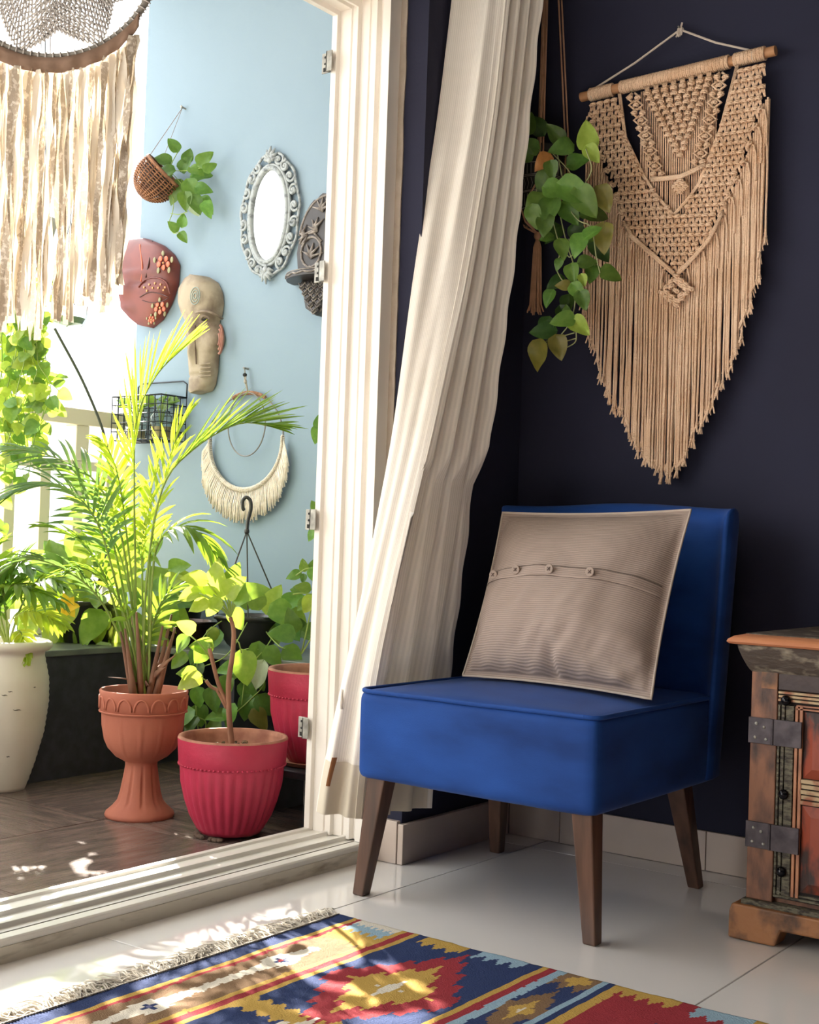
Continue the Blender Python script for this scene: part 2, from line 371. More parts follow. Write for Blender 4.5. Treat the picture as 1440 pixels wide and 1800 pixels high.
# ================================================================ rug
def lerp(a, b, t): return a + (b - a) * t
NAVY, YEL, RED, TAN, WHT, LBL, LAV = [lin(c)[:3] for c in ('2f3c63', 'bd9a50', '97343c', '80654c', 'd8cfc0', '93aebf', '6f6f95')]
RX0, RX1, RY1, RY0 = -1.715, .12, 2.118, .78
def zig(v, p, a): f = (v / p) % 1; return a * abs(f - .5) * 2
def medal(du, dv, a, b, tooth=.022, amp=.03):
    """toothed lozenge: value <1 inside"""
    dv = round(dv / .011) * .011
    return abs(du) / a + abs(dv) / b + zig(du + .5 * tooth, tooth, amp) * .9
def rug_col(x, y):
    u = x - RX0; v = RY1 - y
    v += .002 * mnoise.noise(Vector((x * 90, y * 9, 1))); 
    u0 = u; u += .0015 * mnoise.noise(Vector((x * 8, y * 60, 5)))
    def stripes(lst, default):
        for a, b, c in lst:
            if a <= u < b: return c
        return default
    if u < .042: return NAVY
    if u < .054: return YEL
    if u < .066: return RED
    if u < .165:                              # brown band with pale hooked figures
        c = TAN
        if v < .055 + zig(u, .02, .03): c = LBL if v > .018 + zig(u, .016, .02) else WHT
        elif v < .16 - zig(u, .02, .03): c = YEL
        for vc in (.30, .62, .95, 1.25):
            m = medal((u - .112), (v - vc), .036, .12, .012, .22)
            m2 = medal((u - .112), (v - vc), .036, .045, .012, .2)
            if m < .95: c = WHT
            if m2 < .45: c = (RED if vc in (.3, .95) else LAV) if m2 < .22 else NAVY
        if abs(u - .112) < .008 + zig(v, .03, .006) and .2 < v < 1.3 and c == TAN: c = WHT
        return c
    if u < .178: return YEL
    if u < .196: return RED
    if u < .21: return YEL
    if u < .49:                               # wide navy band with red and yellow medallions
        c = NAVY
        for vc, cc in ((.285, (RED, YEL, WHT)), (.72, (WHT, LBL, YEL)), (1.1, (RED, YEL, WHT))):
            m = medal(u - .35, v - vc, .155, .27, .03, .16)
            if m < .95: c = cc[0]
            if m < .62: c = cc[1]
            if m < .22: c = cc[2]
        if v < .03 + zig(u, .028, .03) and .23 < u < .33: c = YEL
        if v < .02 + zig(u, .028, .035) and .36 < u < .46: c = LBL
        if c == NAVY and (v - .50) ** 2 < (.018 + zig(u, .03, .02)) ** 2: c = YEL
        return c
    if u < .503: return YEL
    if u < .522: return RED
    if u < .54: return LBL
    if u < .615:
        c = NAVY
        if v < .05 + zig(u, .03, .04): c = TAN
        if medal(u - .58, v - .03, .035, .05, .02, .2) < .8: c = YEL
        m = medal(u - .578, v - .22, .05, .13, .02, .2)
        if m < 1: c = TAN
        if m < .5: c = YEL
        if m < .15: c = WHT
        m = medal(u - .578, v - .5, .05, .13, .02, .2)
        if m < 1: c = YEL
        if m < .5: c = NAVY
        return c
    if u < .628: return LBL
    if u < .641: return NAVY
    if u < .66: return YEL
    if u < .9:
        c = RED
        if v < .02 + zig(u, .026, .035) and u < .77: c = YEL
        if v < .035 + zig(u, .03, .03) and u > .80: c = LBL
        m = medal(u - .78, v - .3, .11, .2, .03, .2)
        if m < .9: c = NAVY
        if m < .5: c = YEL
        return c
    k = int((u - .9) / .05) % 6
    return (YEL, RED, NAVY, NAVY, LBL, TAN)[k]
def build_rug():
    nu, nv = 430, 300
    X = np.linspace(RX0, RX1, nu + 1); Y = np.linspace(RY1, RY0, nv + 1)
    mb = MB(); th = .006
    for j in range(nv + 1):
        for i in range(nu + 1):
            x, y = X[i], Y[j]
            ex = .004 * mnoise.noise(Vector((0, y * 12, 2))) if i == 0 else 0
            ey = .003 * mnoise.noise(Vector((x * 12, 0, 2))) if j == 0 else 0
            mb.v.append((x + ex, y + ey, th + .0018 * (mnoise.noise(Vector((x * 14, y * 14, 0))) + .5 * mnoise.noise(Vector((x * 50, y * 50, 0))))))
    cols = []
    for j in range(nv):
        for i in range(nu):
            a = j * (nu + 1) + i; mb.f.append((a, a + nu + 1, a + nu + 2, a + 1))
            cols.append(rug_col((X[i] + X[i + 1]) / 2, (Y[j] + Y[j + 1]) / 2))
    # skirt to the floor
    k = len(mb.v); ring = [i for i in range(nu + 1)] + [j * (nu + 1) + nu for j in range(1, nv + 1)] + [nv * (nu + 1) + i for i in range(nu - 1, -1, -1)] + [j * (nu + 1) for j in range(nv - 1, 0, -1)]
    for r_ in ring: mb.v.append((mb.v[r_][0], mb.v[r_][1], .0004))
    n = len(ring)
    for q in range(n):
        mb.f.append((ring[q], ring[(q + 1) % n], k + (q + 1) % n, k + q)); cols.append(NAVY)
    return mb, cols
M_rug = mat('woven_wool', 'ffffff', rough=.95, attr='col', bump=.6, bscale=260, spec=.15, stretch=(1, 2.4, 1))
rug = thing('kilim_rug', (RX0, RY1, 0), 'flat woven striped rug in navy, red, yellow and brown with a white fringe', 'rug')
mb, cols = build_rug()
ro = obj('woven_field', mb, M_rug, rug, smooth=True, fixn=False)
at_ = ro.data.attributes.new('col', 'FLOAT_COLOR', 'FACE')
at_.data.foreach_set('color', np.array([c + (1,) for c in cols], dtype=np.float32).ravel())
M_fringe = mat('offwhite_cotton_fringe', 'cfc6b8', rough=.95, col2='a89f92', nscale=40)
m = MB(); y = RY1 - .004
while y > RY0:
    L = R(.045, .085); big = mnoise.noise(Vector((0, y * 5, 9)))
    for s_ in range(3):
        a = R(-.5, .5) + big * 1.3; pts = [Vector((RX0 + .004, y + R(-.003, .003), .006))]
        for q in range(1, 7):
            t = q / 6; a += R(-.35, .35)
            st = L / 6
            pts.append(pts[-1] + Vector((-math.cos(a) * st, math.sin(a) * st, 0))); pts[-1].z = .0025 + .006 * math.sin(t * PI) * R(.3, 1.6)
        m.tube(pts, [.0016] * 5 + [.0013, .0006], 4)
    y -= .0065
obj('fringe', m, M_fringe, rug, smooth=True, kind='stuff')
m = MB(); y = RY1
while y > RY0:
    m.tube([(RX0 - .001, y, .006), (RX0 + .004, y - .003, .0085), (RX0 - .001, y - .006, .006)], .0016, 5); y -= .006
obj('knotted_edge', m, M_fringe, rug, smooth=True, kind='stuff')

# ================================================================ accent chair
M_vel = mat('blue_velvet', '264e99', rough=.6, col2='142a5c', nscale=3.2, nlo=.38, nhi=.8, stretch=(1, 1, 2.6), bump=.08, bscale=300, sheen=.06, spec=.1)
M_leg = mat('dark_walnut', '684a3b', rough=.4, col2='33241d', nscale=7, stretch=(6, 6, .6), nlo=.3, nhi=.8, spec=.5)
ch = thing('accent_chair', (-1.5, 2.55, 0), 'armless royal blue velvet chair with tapered dark wood legs by the navy wall', 'chair')
def rbox_fn(x0, x1, y0, y1, z0, z1, r, seg=5, crown=0):
    bm = bmesh.new(); bmesh.ops.create_cube(bm, size=1)
    for v in bm.verts: v.co = Vector(((x0 + x1) / 2 + v.co.x * (x1 - x0), (y0 + y1) / 2 + v.co.y * (y1 - y0), (z0 + z1) / 2 + v.co.z * (z1 - z0)))
    bmesh.ops.bevel(bm, geom=list(bm.edges), offset=r, segments=seg, affect='EDGES', profile=.6)
    bmesh.ops.triangulate(bm, faces=[f for f in bm.faces if len(f.verts) > 4])
    mb = MB(); bm.verts.index_update(); mb.v = [tuple(v.co) for v in bm.verts]; mb.f = [tuple(v.index for v in f.verts) for f in bm.faces]; bm.free(); return mb
def soft_block(x0, x1, y0, y1, z0, z1, r, n=14, top=.0, bulge=.006, wr=.0015):
    """upholstered block: rounded, slightly puffed"""
    mb = MB(); cx, cy, cz = (x0 + x1) / 2, (y0 + y1) / 2, (z0 + z1) / 2; hx, hy, hz = (x1 - x0) / 2, (y1 - y0) / 2, (z1 - z0) / 2
    def face(fn):
        k = len(mb.v)
        for j in range(n + 1):
            for i in range(n + 1):
                mb.v.append(fn(-1 + 2 * i / n, -1 + 2 * j / n))
        for j in range(n):
            for i in range(n):
                a = k + j * (n + 1) + i; mb.f.append((a, a + 1, a + n + 2, a + n + 1))
    def P(a, b, c):
        # ease parameter toward the edges so the rounding gets vertices
        e = lambda t: math.copysign(1 - (1 - abs(t)) ** 1.5, t)
        q = Vector((e(a) * hx, e(b) * hy, e(c) * hz))
        inn = Vector((max(-hx + r, min(hx - r, q.x)), max(-hy + r, min(hy - r, q.y)), max(-hz + r, min(hz - r, q.z))))
        d = q - inn
        if d.length > 1e-9: q = inn + d.normalized() * r
        pf = (1 - (q.x / hx) ** 2) * (1 - (q.y / hy) ** 2)
        if c > .99: q.z += top * pf
        if abs(b) > .99: q.y += math.copysign(bulge * (1 - (q.x / hx) ** 2) * (1 - (q.z / hz) ** 2), b)
        if abs(a) > .99: q.x += math.copysign(bulge * (1 - (q.y / hy) ** 2) * (1 - (q.z / hz) ** 2), a)
        w_ = Vector((cx, cy, cz)) + q
        return tuple(w_ + Vector((1, 1, 1)) * wr * mnoise.noise(w_ * 9))
    for s_ in (-1, 1):
        face(lambda a, b: P(a, b, s_)); face(lambda a, b: P(a, s_, b)); face(lambda a, b: P(s_, a, b))
    bm = bmesh.new(); vs = [bm.verts.new(v) for v in mb.v]
    for f in mb.f: bm.faces.new([vs[i] for i in f])
    bmesh.ops.remove_doubles(bm, verts=bm.verts, dist=1e-4); bm.verts.index_update()
    o = MB(); o.v = [tuple(v.co) for v in bm.verts]; o.f = [tuple(v.index for v in f.verts) for f in bm.faces]; bm.free(); return o
SX0, SX1, SY0, SY1 = -1.80, -1.205, 2.262, 2.87
st = obj('seat', soft_block(SX0, SX1, SY0, SY1, .256, .452, .022, 20, top=.018), M_vel, ch, smooth=True)
pz = .446
def ring(z, o): 
    pts = []; r = .03
    for cx, cy, a0 in ((SX1 - r, SY0 + r, -90), (SX1 - r, SY1 - r, 0), (SX0 + r, SY1 - r, 90), (SX0 + r, SY0 + r, 180)):
        for k in range(7):
            a = math.radians(a0 + k * 15); pts.append((cx + (r + o) * math.cos(a), cy + (r + o) * math.sin(a), z))
    pts.append(pts[0]); 
    out = []
    for a, b in zip(pts, pts[1:]):
        for k in range(6): out.append(Vector(a).lerp(Vector(b), k / 6))
    return out + [Vector(pts[0])]
obj('seat_piping', MB().tube([p + Vector((0, 0, .002 * mnoise.noise(p * 12))) for p in ring(.450, -.003)], .0052, 8, cap=False), M_vel, ch, smooth=True)
# backrest: padded, gently wrapped forward at both sides
def back_fn(u, v, side):
    x = lerp(-1.785, lerp(-1.198, -1.172, v), u); z = lerp(.268, .887 - .006 * math.cos(u * PI * 2), v)
    e = abs(u * 2 - 1)
    yb = 2.935 - .075 * e ** 6
    yf = 2.862 - .105 * e ** 7
    zt = (1 - v); rnd = .03
    k = 1.0
    if v > .93: k = math.sqrt(max(0, 1 - ((v - .93) / .07) ** 2))
    if e > .94: k = min(k, math.sqrt(max(0, 1 - ((e - .94) / .06) ** 2)))
    mid = (yb + yf) / 2; hh = (yb - yf) / 2 * k
    return Vector((x, mid + (hh if side else -hh) + .03 * (v - .3) * .6, z))
m = MB(); NU, NV = 48, 36
for side in (0, 1):
    k = len(m.v)
    for j in range(NV + 1):
        v = 1 - (1 - j / NV) ** 1.6
        for i in range(NU + 1):
            t = -1 + 2 * i / NU; u = .5 + .5 * math.copysign(1 - (1 - abs(t)) ** 1.6, t)
            m.v.append(tuple(back_fn(u, v, side)))
    for j in range(NV):
        for i in range(NU):
            a = k + j * (NU + 1) + i; q = (a, a + 1, a + NU + 2, a + NU + 1); m.f.append(q if side else q[::-1])
bm_ = [i for i in range(NU + 1)]; K = (NU + 1) * (NV + 1)
for i in range(NU): m.f.append((i, i + 1, K + i + 1, K + i))
obj('backrest', m, M_vel, ch, smooth=True)
def legm(tx, ty, bx_, by, z1=.262, wt=.047, wb=.027):
    m = MB(); vs = []
    for (x, y, w2, z) in ((bx_, by, wb / 2, .0), (bx_, by, wb / 2 + .001, .004), (tx, ty, wt / 2, z1)):
        vs += [(x - w2, y - w2, z), (x + w2, y - w2, z), (x + w2, y + w2, z), (x - w2, y + w2, z)]
    f = [(3, 2, 1, 0), (8, 9, 10, 11)]
    for l_ in (0, 4):
        for k in range(4): f.append((l_ + k, l_ + (k + 1) % 4, l_ + 4 + (k + 1) % 4, l_ + 4 + k))
    return m.add(vs, f)
for tx, ty, bx_, by in ((-1.755, 2.305, -1.787, 2.285), (-1.245, 2.305, -1.232, 2.318), (-1.765, 2.80, -1.785, 2.835), (-1.262, 2.76, -1.262, 2.872)):
    obj('leg', legm(tx, ty, bx_, by), M_leg, ch, smooth=False, bev=.003)

# ================================================================ pillow
M_pil = mat('striped_taupe_cotton', 'aa988e', rough=.85, col2='9c8a80', nscale=5, bump=.1, bscale=200)
add_stripes(M_pil, 'UV', 1, 88, .74, bump=.2)
PBL, PBR = Vector((-1.703, 2.535, .472)), Vector((-1.202, 2.490, .470)); PTL, PTR = ony(885, 902, 2.745), ony(1216, 897, 2.735)
pn = (PBR - PBL).cross(PTL - PBL).normalized()
if pn.y > 0: pn = -pn
def pil(u, v, side, fl=0):
    """u,v in 0..1 including the flange"""
    a, b = u * 2 - 1, v * 2 - 1
    pin = .035
    uu = .5 + .5 * a * (1 - pin * (1 - b * b) * 1.1); vv = .5 + .5 * b * (1 - pin * (1 - a * a))
    P = PBL * (1 - uu) * (1 - vv) + PBR * uu * (1 - vv) + PTL * (1 - uu) * vv + PTR * uu * vv
    f = .95; ai, bi = min(1, abs(a) / f), min(1, abs(b) / f)
    th = .098 * (max(0, 1 - ai ** 2.3) * max(0, 1 - bi ** 2.3)) ** .6 * (1.0 - .22 * b)
    cz = 0
    if side:
        n1 = mnoise.noise(Vector((u * 4, v * 3.2, 0)))
        cz = .009 * n1 + .006 * mnoise.noise(Vector((u * 13 - v * 7, v * 5, 3))) * (1 - v) * 1.6
        cz -= .017 * math.exp(-((u - .52 - .1 * v) / .03) ** 2) * max(0, .22 - v) * 6      # deep crease at the foot
        cz += .010 * math.sin((u * 9 + v * 34 - 8 * u * v)) * max(0, u - .5) * max(0, .45 - v) * 5 + .006 * math.sin(u * 46 + v * 9) * max(0, .16 - v) * 5 + .008 * math.sin(u * 30 - v * 26) * max(0, u - .72) * max(0, v - .7) * 10
        cz += .0030 * (1 / (1 + math.exp(-(v - .502) / .002))) - .0048 * (1 / (1 + math.exp(-(v - .562) / .002))) - .0020 * math.exp(-((v - .498) / .004) ** 2)
        cz *= min(1, th / .02)
    return P + pn * (.003 + (th + cz if side else -th * .4))
pl_ = thing('cushion', tuple(PBL.lerp(PBR, .5)), 'square taupe finely striped cushion with four buttons leaning on the blue chair back', 'cushion')
m = MB(); m.grid(lambda u, v: pil(u, v, 1), 110, 190); 
obj('cover_front', m, M_pil, pl_, smooth=True)
m = MB(); m.grid(lambda u, v: pil(u, v, 0), 40, 40); obj('cover_back', m, M_pil, pl_, smooth=True)
edge = [(t / 40, 0) for t in range(41)] + [(1, t / 40) for t in range(1, 41)] + [(1 - t / 40, 1) for t in range(1, 41)] + [(0, 1 - t / 40) for t in range(1, 41)]
M_seam = mat('dark_seam_shadow', '54463f', rough=.9)
for v_ in (.560, .500):
    obj('placket_shadow', MB().tube([pil(.03 + .94 * k / 60, v_ + .002 * math.sin(k * .3), 1) + pn * .0002 for k in range(61)], .0009, 5), M_seam, pl_, smooth=True, label='painted shadow line along the seam of the button placket')  # dark tubes paint the shade where the placket steps
M_btn = mat('taupe_button_cloth', '9c8b80', rough=.8)
M_pip = mat('pale_cushion_edge', 'b3a69a', rough=.9)
obj('flange_seam', MB().tube([pil(u, v, 1) for u, v in edge], .0028, 6, cap=False), M_pip, pl_, smooth=True, label='pale stitched cushion edge')
for u in (.12, .29, .49, .70):
    c = pil(u, .532, 1) + pn * .0045
    Mx = frame(c, pn, (0, .1, 1)); m = MB(); 
    m.lathe((0, 0, 0), [(0.0001, .0), (.0105, 0), (.0115, .002), (.0105, .004), (.008, .0036), (.0001, .003)], 18, cap=False)
    mm = MB(); mm.add([Mx @ Vector(v) for v in m.v], m.f)
    b_ = obj('button', mm, M_btn, pl_, smooth=True, label='fabric covered button')
    m = MB()
    for a in (PI / 4, -PI / 4): m.tube([Mx @ Vector((.005 * math.cos(a), .005 * math.sin(a), .0045)), Mx @ Vector((-.005 * math.cos(a), -.005 * math.sin(a), .0045))], .0011, 4)
    obj('thread_cross', m, mat('brown_thread', '5c4a43'), b_, smooth=False)

# ================================================================ curtain
M_cur = mat('cream_sheer_cotton', 'fbf6ef', rough=.9, col2='f3ece2', nscale=3, trans=.14, tcol='e6d6bd', bump=.06, bscale=150, spec=.1)
add_stripes(M_cur, 'UV', 0, 60, .88, duty=.5, soft=.6)
LK = [(-260, 822), (0, 795), (200, 771), (500, 724), (780, 688), (1030, 640), (1200, 600), (1425, 553)]
CK = [(-260, 915), (0, 889), (200, 868), (500, 818), (780, 755), (1000, 700), (1190, 660), (1440, 632)]
RK = [(-260, 975), (0, 946), (200, 925), (450, 900), (750, 860), (950, 831), (1150, 796), (1415, 750)]
def smooth_interp(keys, x):
    return (interp(keys, x - 60) + 2 * interp(keys, x) + interp(keys, x + 60)) / 4
def cur(s, t):
    py = lerp(-250, 1432, t)
    if s < .5:
        q = s / .5; xl, xc = lerp(-1.872, -1.93, t), lerp(-1.735, -1.835, t)
        A = onx(smooth_interp(LK, py), py - 6 * t, xl); B = onx(smooth_interp(CK, py), py + 8 * t, xc)
        z = lerp(A.z, B.z, q)
        P = A.lerp(B, q); nrm = Vector((-(B - A).y, (B - A).x, 0)).normalized()
        if nrm.y > 0: nrm = -nrm
        amp = lerp(.006, .010, t)
        o = amp * math.sin(q * 2 * PI * 1.6 + 1.2 * mnoise.noise(Vector((t * 3, 0, 0)))) + .007 * mnoise.noise(Vector((q * 5 + t * 2, t * 4, 0)))
        o *= math.sin(PI * min(1, q * 1.0 + .12)) ** .5 if q < .88 else 1
        # mid-height soft diagonal fold
        o += .012 * math.exp(-((q - lerp(.8, .25, t)) / .12) ** 2)
        return P + nrm * o
    q = (s - .5) / .5; xc, xr = lerp(-1.735, -1.835, t), lerp(-1.735, -1.84, t ** 1.5)
    A = onx(smooth_interp(CK, py), py + 8 * t, xc); B = onx(smooth_interp(RK, py), py - 12 * t, xr)
    P = A.lerp(B, q)
    amp = lerp(.022, .016, t) * min(1, q * 5) * (1 - .3 * q)
    o = amp * math.sin(q * 2 * PI * 3.2 + 1.5 * mnoise.noise(Vector((t * 2.5, 7, 0)))) - .012 * math.sin(q * PI)
    P = P + Vector((o, 0, 0))
    if q > .93: P.y += .004 * math.sin(t * 90)
    P.x = min(P.x, -1.812 if P.z < .93 else lerp(-1.812, -1.6, min(1, (P.z - .93) / .5)))
    return P
ct = thing('curtain', (-1.84, 2.6, 0), 'cream striped sheer curtain pulled beside the balcony door and tucked behind the blue chair', 'curtain')
obj('panel', MB().grid(cur, 220, 150), M_cur, ct, smooth=True)
M_hem = mat('doubled_hem_cloth', 'd6ccba', rough=.9, trans=.12)
def hemf(u, v):
    p = cur(.01 + .97 * u, .945 + .055 * v); return p
obj('hem', MB().grid(lambda u, v: hemf(u, v) + Vector((.0012, -.0015, 0)), 200, 6), M_hem, ct, smooth=True, label='doubled opaque hem at the curtain foot')
def patch(px0, py0, px1, py1, wd, col, nm, lb):
    # small woven tab lying on the cloth: sample nearest surface parameter
    pass
M_tab = mat('brown_woven_tab', '8a5a35', rough=.9)
def near(px, py, X=None):
    best = None
    d0 = ray(px, py).normalized()
    for i in range(0, 60):
        for j in range(40, 101):
            s_, t_ = i / 120 , j / 100
            p = cur(s_, t_); v = p - CC; e = (v - d0 * v.dot(d0)).length
            if best is None or e < best[0]: best = (e, s_, t_)
    return best[1], best[2]
for (a, b, wd, c, lb) in (((588, 1338), (578, 1374), .018, M_tab, 'small brown tab woven into the curtain'), ((606, 1205), (602, 1240), .012, M_pip, 'pale tab woven into the curtain')):
    s0, t0 = near(*a); s1, t1 = near(*b)
    m = MB().grid(lambda u, v: cur(lerp(s0, s1, v) + (u - .5) * wd * 2.4, lerp(t0, t1, v)) + Vector((.002, -.0045, 0)), 4, 8)
    obj('tab', m, c, ct, smooth=True, label=lb)
# ================================================================ macrame wall hanging (lies 1-5 cm in front of the navy wall)
M_cord = mat('natural_cotton_cord', 'f0d2b6', rough=.95, col2='e2bf9f', nscale=14, bump=.5, bscale=260, spec=.1)
M_dowel = mat('pale_wood_dowel', 'c08f66', rough=.6, col2='a97a54', nscale=9, stretch=(1, 6, 6))
M_rope = mat('thin_white_rope', 'c9bdb2', rough=.9)
YM = 3.015
wh = thing('macrame_wall_hanging', tuple(ony(1195, 130, YM)), 'large natural cotton macrame with pointed fringe on a wooden dowel, navy wall', 'wall hanging')
def mp(px, py, off=0): return ony(px, py, YM - off)
A, B = ony(1022, 171, YM - .006), ony(1364, 89, YM - .006)
A.z = B.z = (A.z + B.z) / 2; tilt = .0
A = ony(1022, 171, YM - .006); B = ony(1364, 89, YM - .006)
obj('dowel', MB().tube([A.lerp(B, t / 8) for t in range(9)], .0125, 14), M_dowel, wh)
def dow(px):
    t = (px - 1022) / (1364 - 1022); return A.lerp(B, t)
def dowpy(px): return 171 + (89 - 171) * (px - 1022) / 342
m = MB(); nail = ony(1196, 52, YM + .005)
m.tube([dow(1042) + Vector((0, 0, .012)), nail.lerp(dow(1042), .5) + Vector((0, 0, .0)), nail], .0028, 6)
m.tube([nail, nail.lerp(dow(1326), .5), dow(1328) + Vector((0, 0, .012))], .0028, 6)
for px in (1042, 1328):
    c = dow(px); m.tube([c + Vector((R(-.004, .004), .0145 * math.cos(a), .0145 * math.sin(a))) for a in [k * PI / 5 for k in range(11)]], .0025, 6)
obj('hanging_rope', m, M_rope, wh)
m = MB()
for k in range(5):
    a = k * 1.3; m.tube([nail + Vector((.006 * math.cos(a + q), -.004 * math.sin(q * 1.7), .010 * math.sin(a + q * 1.3) - .006)) for q in (0, .8, 1.6, 2.4, 3.2)], .0028, 6)
m.tube([nail, nail + Vector((.006, -.002, .016))], .0026, 6); m.tube([nail, nail + Vector((-.010, -.002, -.018))], .0022, 6)
obj('rope_knot', m, M_rope, wh)
m = MB(); m.tube([nail + Vector((0, .02, .004)), nail + Vector((0, -.012, .004))], .002, 8); obj('nail', m, M_steel, wh)
# larks-head loops wrapped on the dowel
m = MB(); px = 1040
def loops(p0, p1):
    px = p0
    while px < p1:
        c = dow(px)
        for dx in (-.0022, .0022):
            m.tube([c + Vector((dx, -.0150 * math.sin(a), .0150 * math.cos(a))) for a in [k * PI / 6 for k in range(-1, 9)]], .0030, 5)
        px += 6.4
loops(1042, 1086); loops(1100, 1290); loops(1300, 1350)
obj('dowel_loops', m, M_cord, wh, smooth=True, kind='stuff')
# curves (photo-plane outline of the bands)
inL = [(165, 1088), (241, 1098), (307, 1129), (342, 1152), (378, 1183)]
inR = [(115, 1298), (226, 1269), (323, 1230), (345, 1215), (378, 1186)]
ouL = [(172, 1036), (233, 1043), (319, 1075), (389, 1098), (416, 1113), (478, 1183), (490, 1188)]
ouR = [(100, 1350), (183, 1339), (272, 1312), (373, 1269), (420, 1246), (478, 1194), (490, 1190)]
def knot(mb, p, wx=.0085, h=.0055, rot=0):
    """square knot: two crossing wraps over a pair of core cords"""
    c, s_ = math.cos(rot), math.sin(rot)
    def T(x, y, z): return Vector((p.x + x * c - z * s_, p.y + y, p.z + x * s_ + z * c))
    mb.tube([T(-wx, .002, h * .8), T(-wx * .5, -.005, h * .2), T(wx * .5, -.005, h * .5), T(wx, .002, h * .9)], .0030, 5)
    mb.tube([T(-wx, .002, -h * .7), T(-wx * .4, -.0055, -h * .2), T(wx * .5, -.005, -h * .6), T(wx, .002, -h * .6)], .0030, 5)
    mb.tube([T(-wx, .001, h * .5), T(-wx * 1.1, -.002, 0), T(-wx, .001, -h * .5)], .0026, 4)
    mb.tube([T(wx, .001, h * .5), T(wx * 1.1, -.002, 0), T(wx, .001, -h * .5)], .0026, 4)
net = MB(); cords = MB()
def band(inner, outer, ytop_i, ytop_o, rows, cols, sgn):
    """net of alternating square knots between two outlines; t runs down each outline by its own y range"""
    yi0, yi1 = inner[0][0], inner[-1][0]; yo0, yo1 = outer[0][0], outer[-1][0]
    def pt(t, c):
        yi = lerp(yi0, yi1, t); yo = lerp(yo0, yo1 - 0, t)
        xi, xo = interp(inner, yi), interp(outer, yo); return Vector((lerp(xi, xo, c), lerp(yi, yo, c)))
    K = {}
    for r in range(rows):
        n = cols - (r % 2)
        for c in range(n):
            cc = (c + (.5 if r % 2 else 0)) / (cols - 1)
            q = pt((r + .7) / rows, cc); q2 = pt(min(1, (r + 1.2) / rows), cc)
            P = mp(q.x, q.y, .022 + R(-.002, .002)); d = mp(q2.x, q2.y, .02) - P
            rot = math.atan2(d.x, -d.z) * .6
            K[(r, c)] = P; knot(net, P, .0078, .0052, rot)
    for (r, c), P in K.items():
        n2 = cols - ((r + 1) % 2)
        for c2 in ((c, c + 1) if r % 2 else (c - 1, c)):
            if (r + 1, c2) in K and 0 <= c2 < n2:
                Q = K[(r + 1, c2)]; s_ = 1 if c2 >= (c + (1 if r % 2 else 0)) else -1
                for e in (.0042, .0015):
                    cords.tube([P + Vector((s_ * e, .001, -.003)), P.lerp(Q, .5) + Vector((0, .004, 0)) + Vector((s_ * (e - .003), 0, 0)), Q + Vector((-s_ * e, .001, .003))], .0026, 4)
        if r == 0:
            for e in (-.005, -.0017, .0017, .005):
                D_ = Vector((P.x + e, YM - .018, dow(1100).z + (P.x - dow(1100).x) * (B.z - A.z) / (B.x - A.x) - .01))
                cords.tube([D_, P + Vector((e, .001, .003))], .0027, 4)

def inpoly(x, y, poly):
    c = False
    for (xa, ya), (xb, yb) in zip(poly, poly[1:] + poly[:1]):
        if (ya > y) != (yb > y) and x < (xb - xa) * (y - ya) / (yb - ya) + xa: c = not c
    return c
netpoly = [(1038, 172)] + [(x, y) for y, x in ouL[1:]] + [(x, y) for y, x in ouR[::-1][1:]] + [(x, y) for y, x in inR[:-1]] + [(1186, 380)] + [(x, y) for y, x in inL[::-1][1:]]
row = 0; ry = -30.0
while ry < 420:
    cx = 1036 + (6.2 if row % 2 else 0)
    while cx < 1352:
        # rows follow the slope of the dowel; columns follow the lean of the hanging cords
        cy = 130 + ry - (cx - 1195) * .245 * max(0, 1 - max(0, ry) / 330); x_ = cx
        if inpoly(x_, cy, netpoly) and inpoly(x_, cy + 6, netpoly):
            knot(net, mp(x_, cy, .026 + R(-.002, .002)), .0070, .0048, R(-.1, .1))
            for e in (-.0048, -.0016, .0016, .0048):
                cords.tube([mp(x_, cy, .020) + Vector((e, 0, 0)), mp(x_, cy + 8, .021) + Vector((e * 1.3, 0, 0)), mp(x_ + (6.2 if e > 0 else -6.2) * .6, cy + 17, .021) + Vector((e * .6, 0, 0))], .0026, 4)
        cx += 12.4
    ry += 16.5; row += 1
for e_ in (inL, inR):
    for o_ in (0, 3.5): cords.tube([mp(x + (o_ if e_ is inL else -o_) * .8, y, .02) for y, x in e_], .0030, 5)

# central inverted triangle of knots
tr = []
for r in range(13):
    y = r / 12
    xa, xb = lerp(1130, 1187, y), lerp(1254, 1204, y)
    n = max(1, int(round(lerp(8.5, 1, y)))); off = 0
    for c in range(n):
        cx = lerp(xa, xb, (c + .5) / n); py = dowpy(cx) + 22 + y * 122
        P = mp(cx, py, .022); tr.append((cx, py)); knot(net, P, .0072, .005)
        for e in (-.005, -.0016, .0016, .005):
            cords.tube([mp(cx, py - 13, .016) + Vector((e * 1.1, 0, 0)), P + Vector((e * .7, .002, 0))], .0026, 4)
# side diamond braids
for k0, (p0, p1) in enumerate((((1112, 165), (1158, 312)), ((1270, 128), (1226, 292)))):
    for r in range(11):
        t = (r + .5) / 11; cx, cy = lerp(p0[0], p1[0], t), lerp(p0[1], p1[1], t)
        for dx in (-7, 7) if r % 2 == 0 else (0,):
            knot(net, mp(cx + dx, cy, .026), .0062, .0048)
        for sx_ in (-1, 1):
            cords.tube([mp(cx + sx_ * 2, cy - 8, .024), mp(cx + sx_ * 12, cy, .028), mp(cx + sx_ * 2, cy + 8, .024)], .0036, 5)
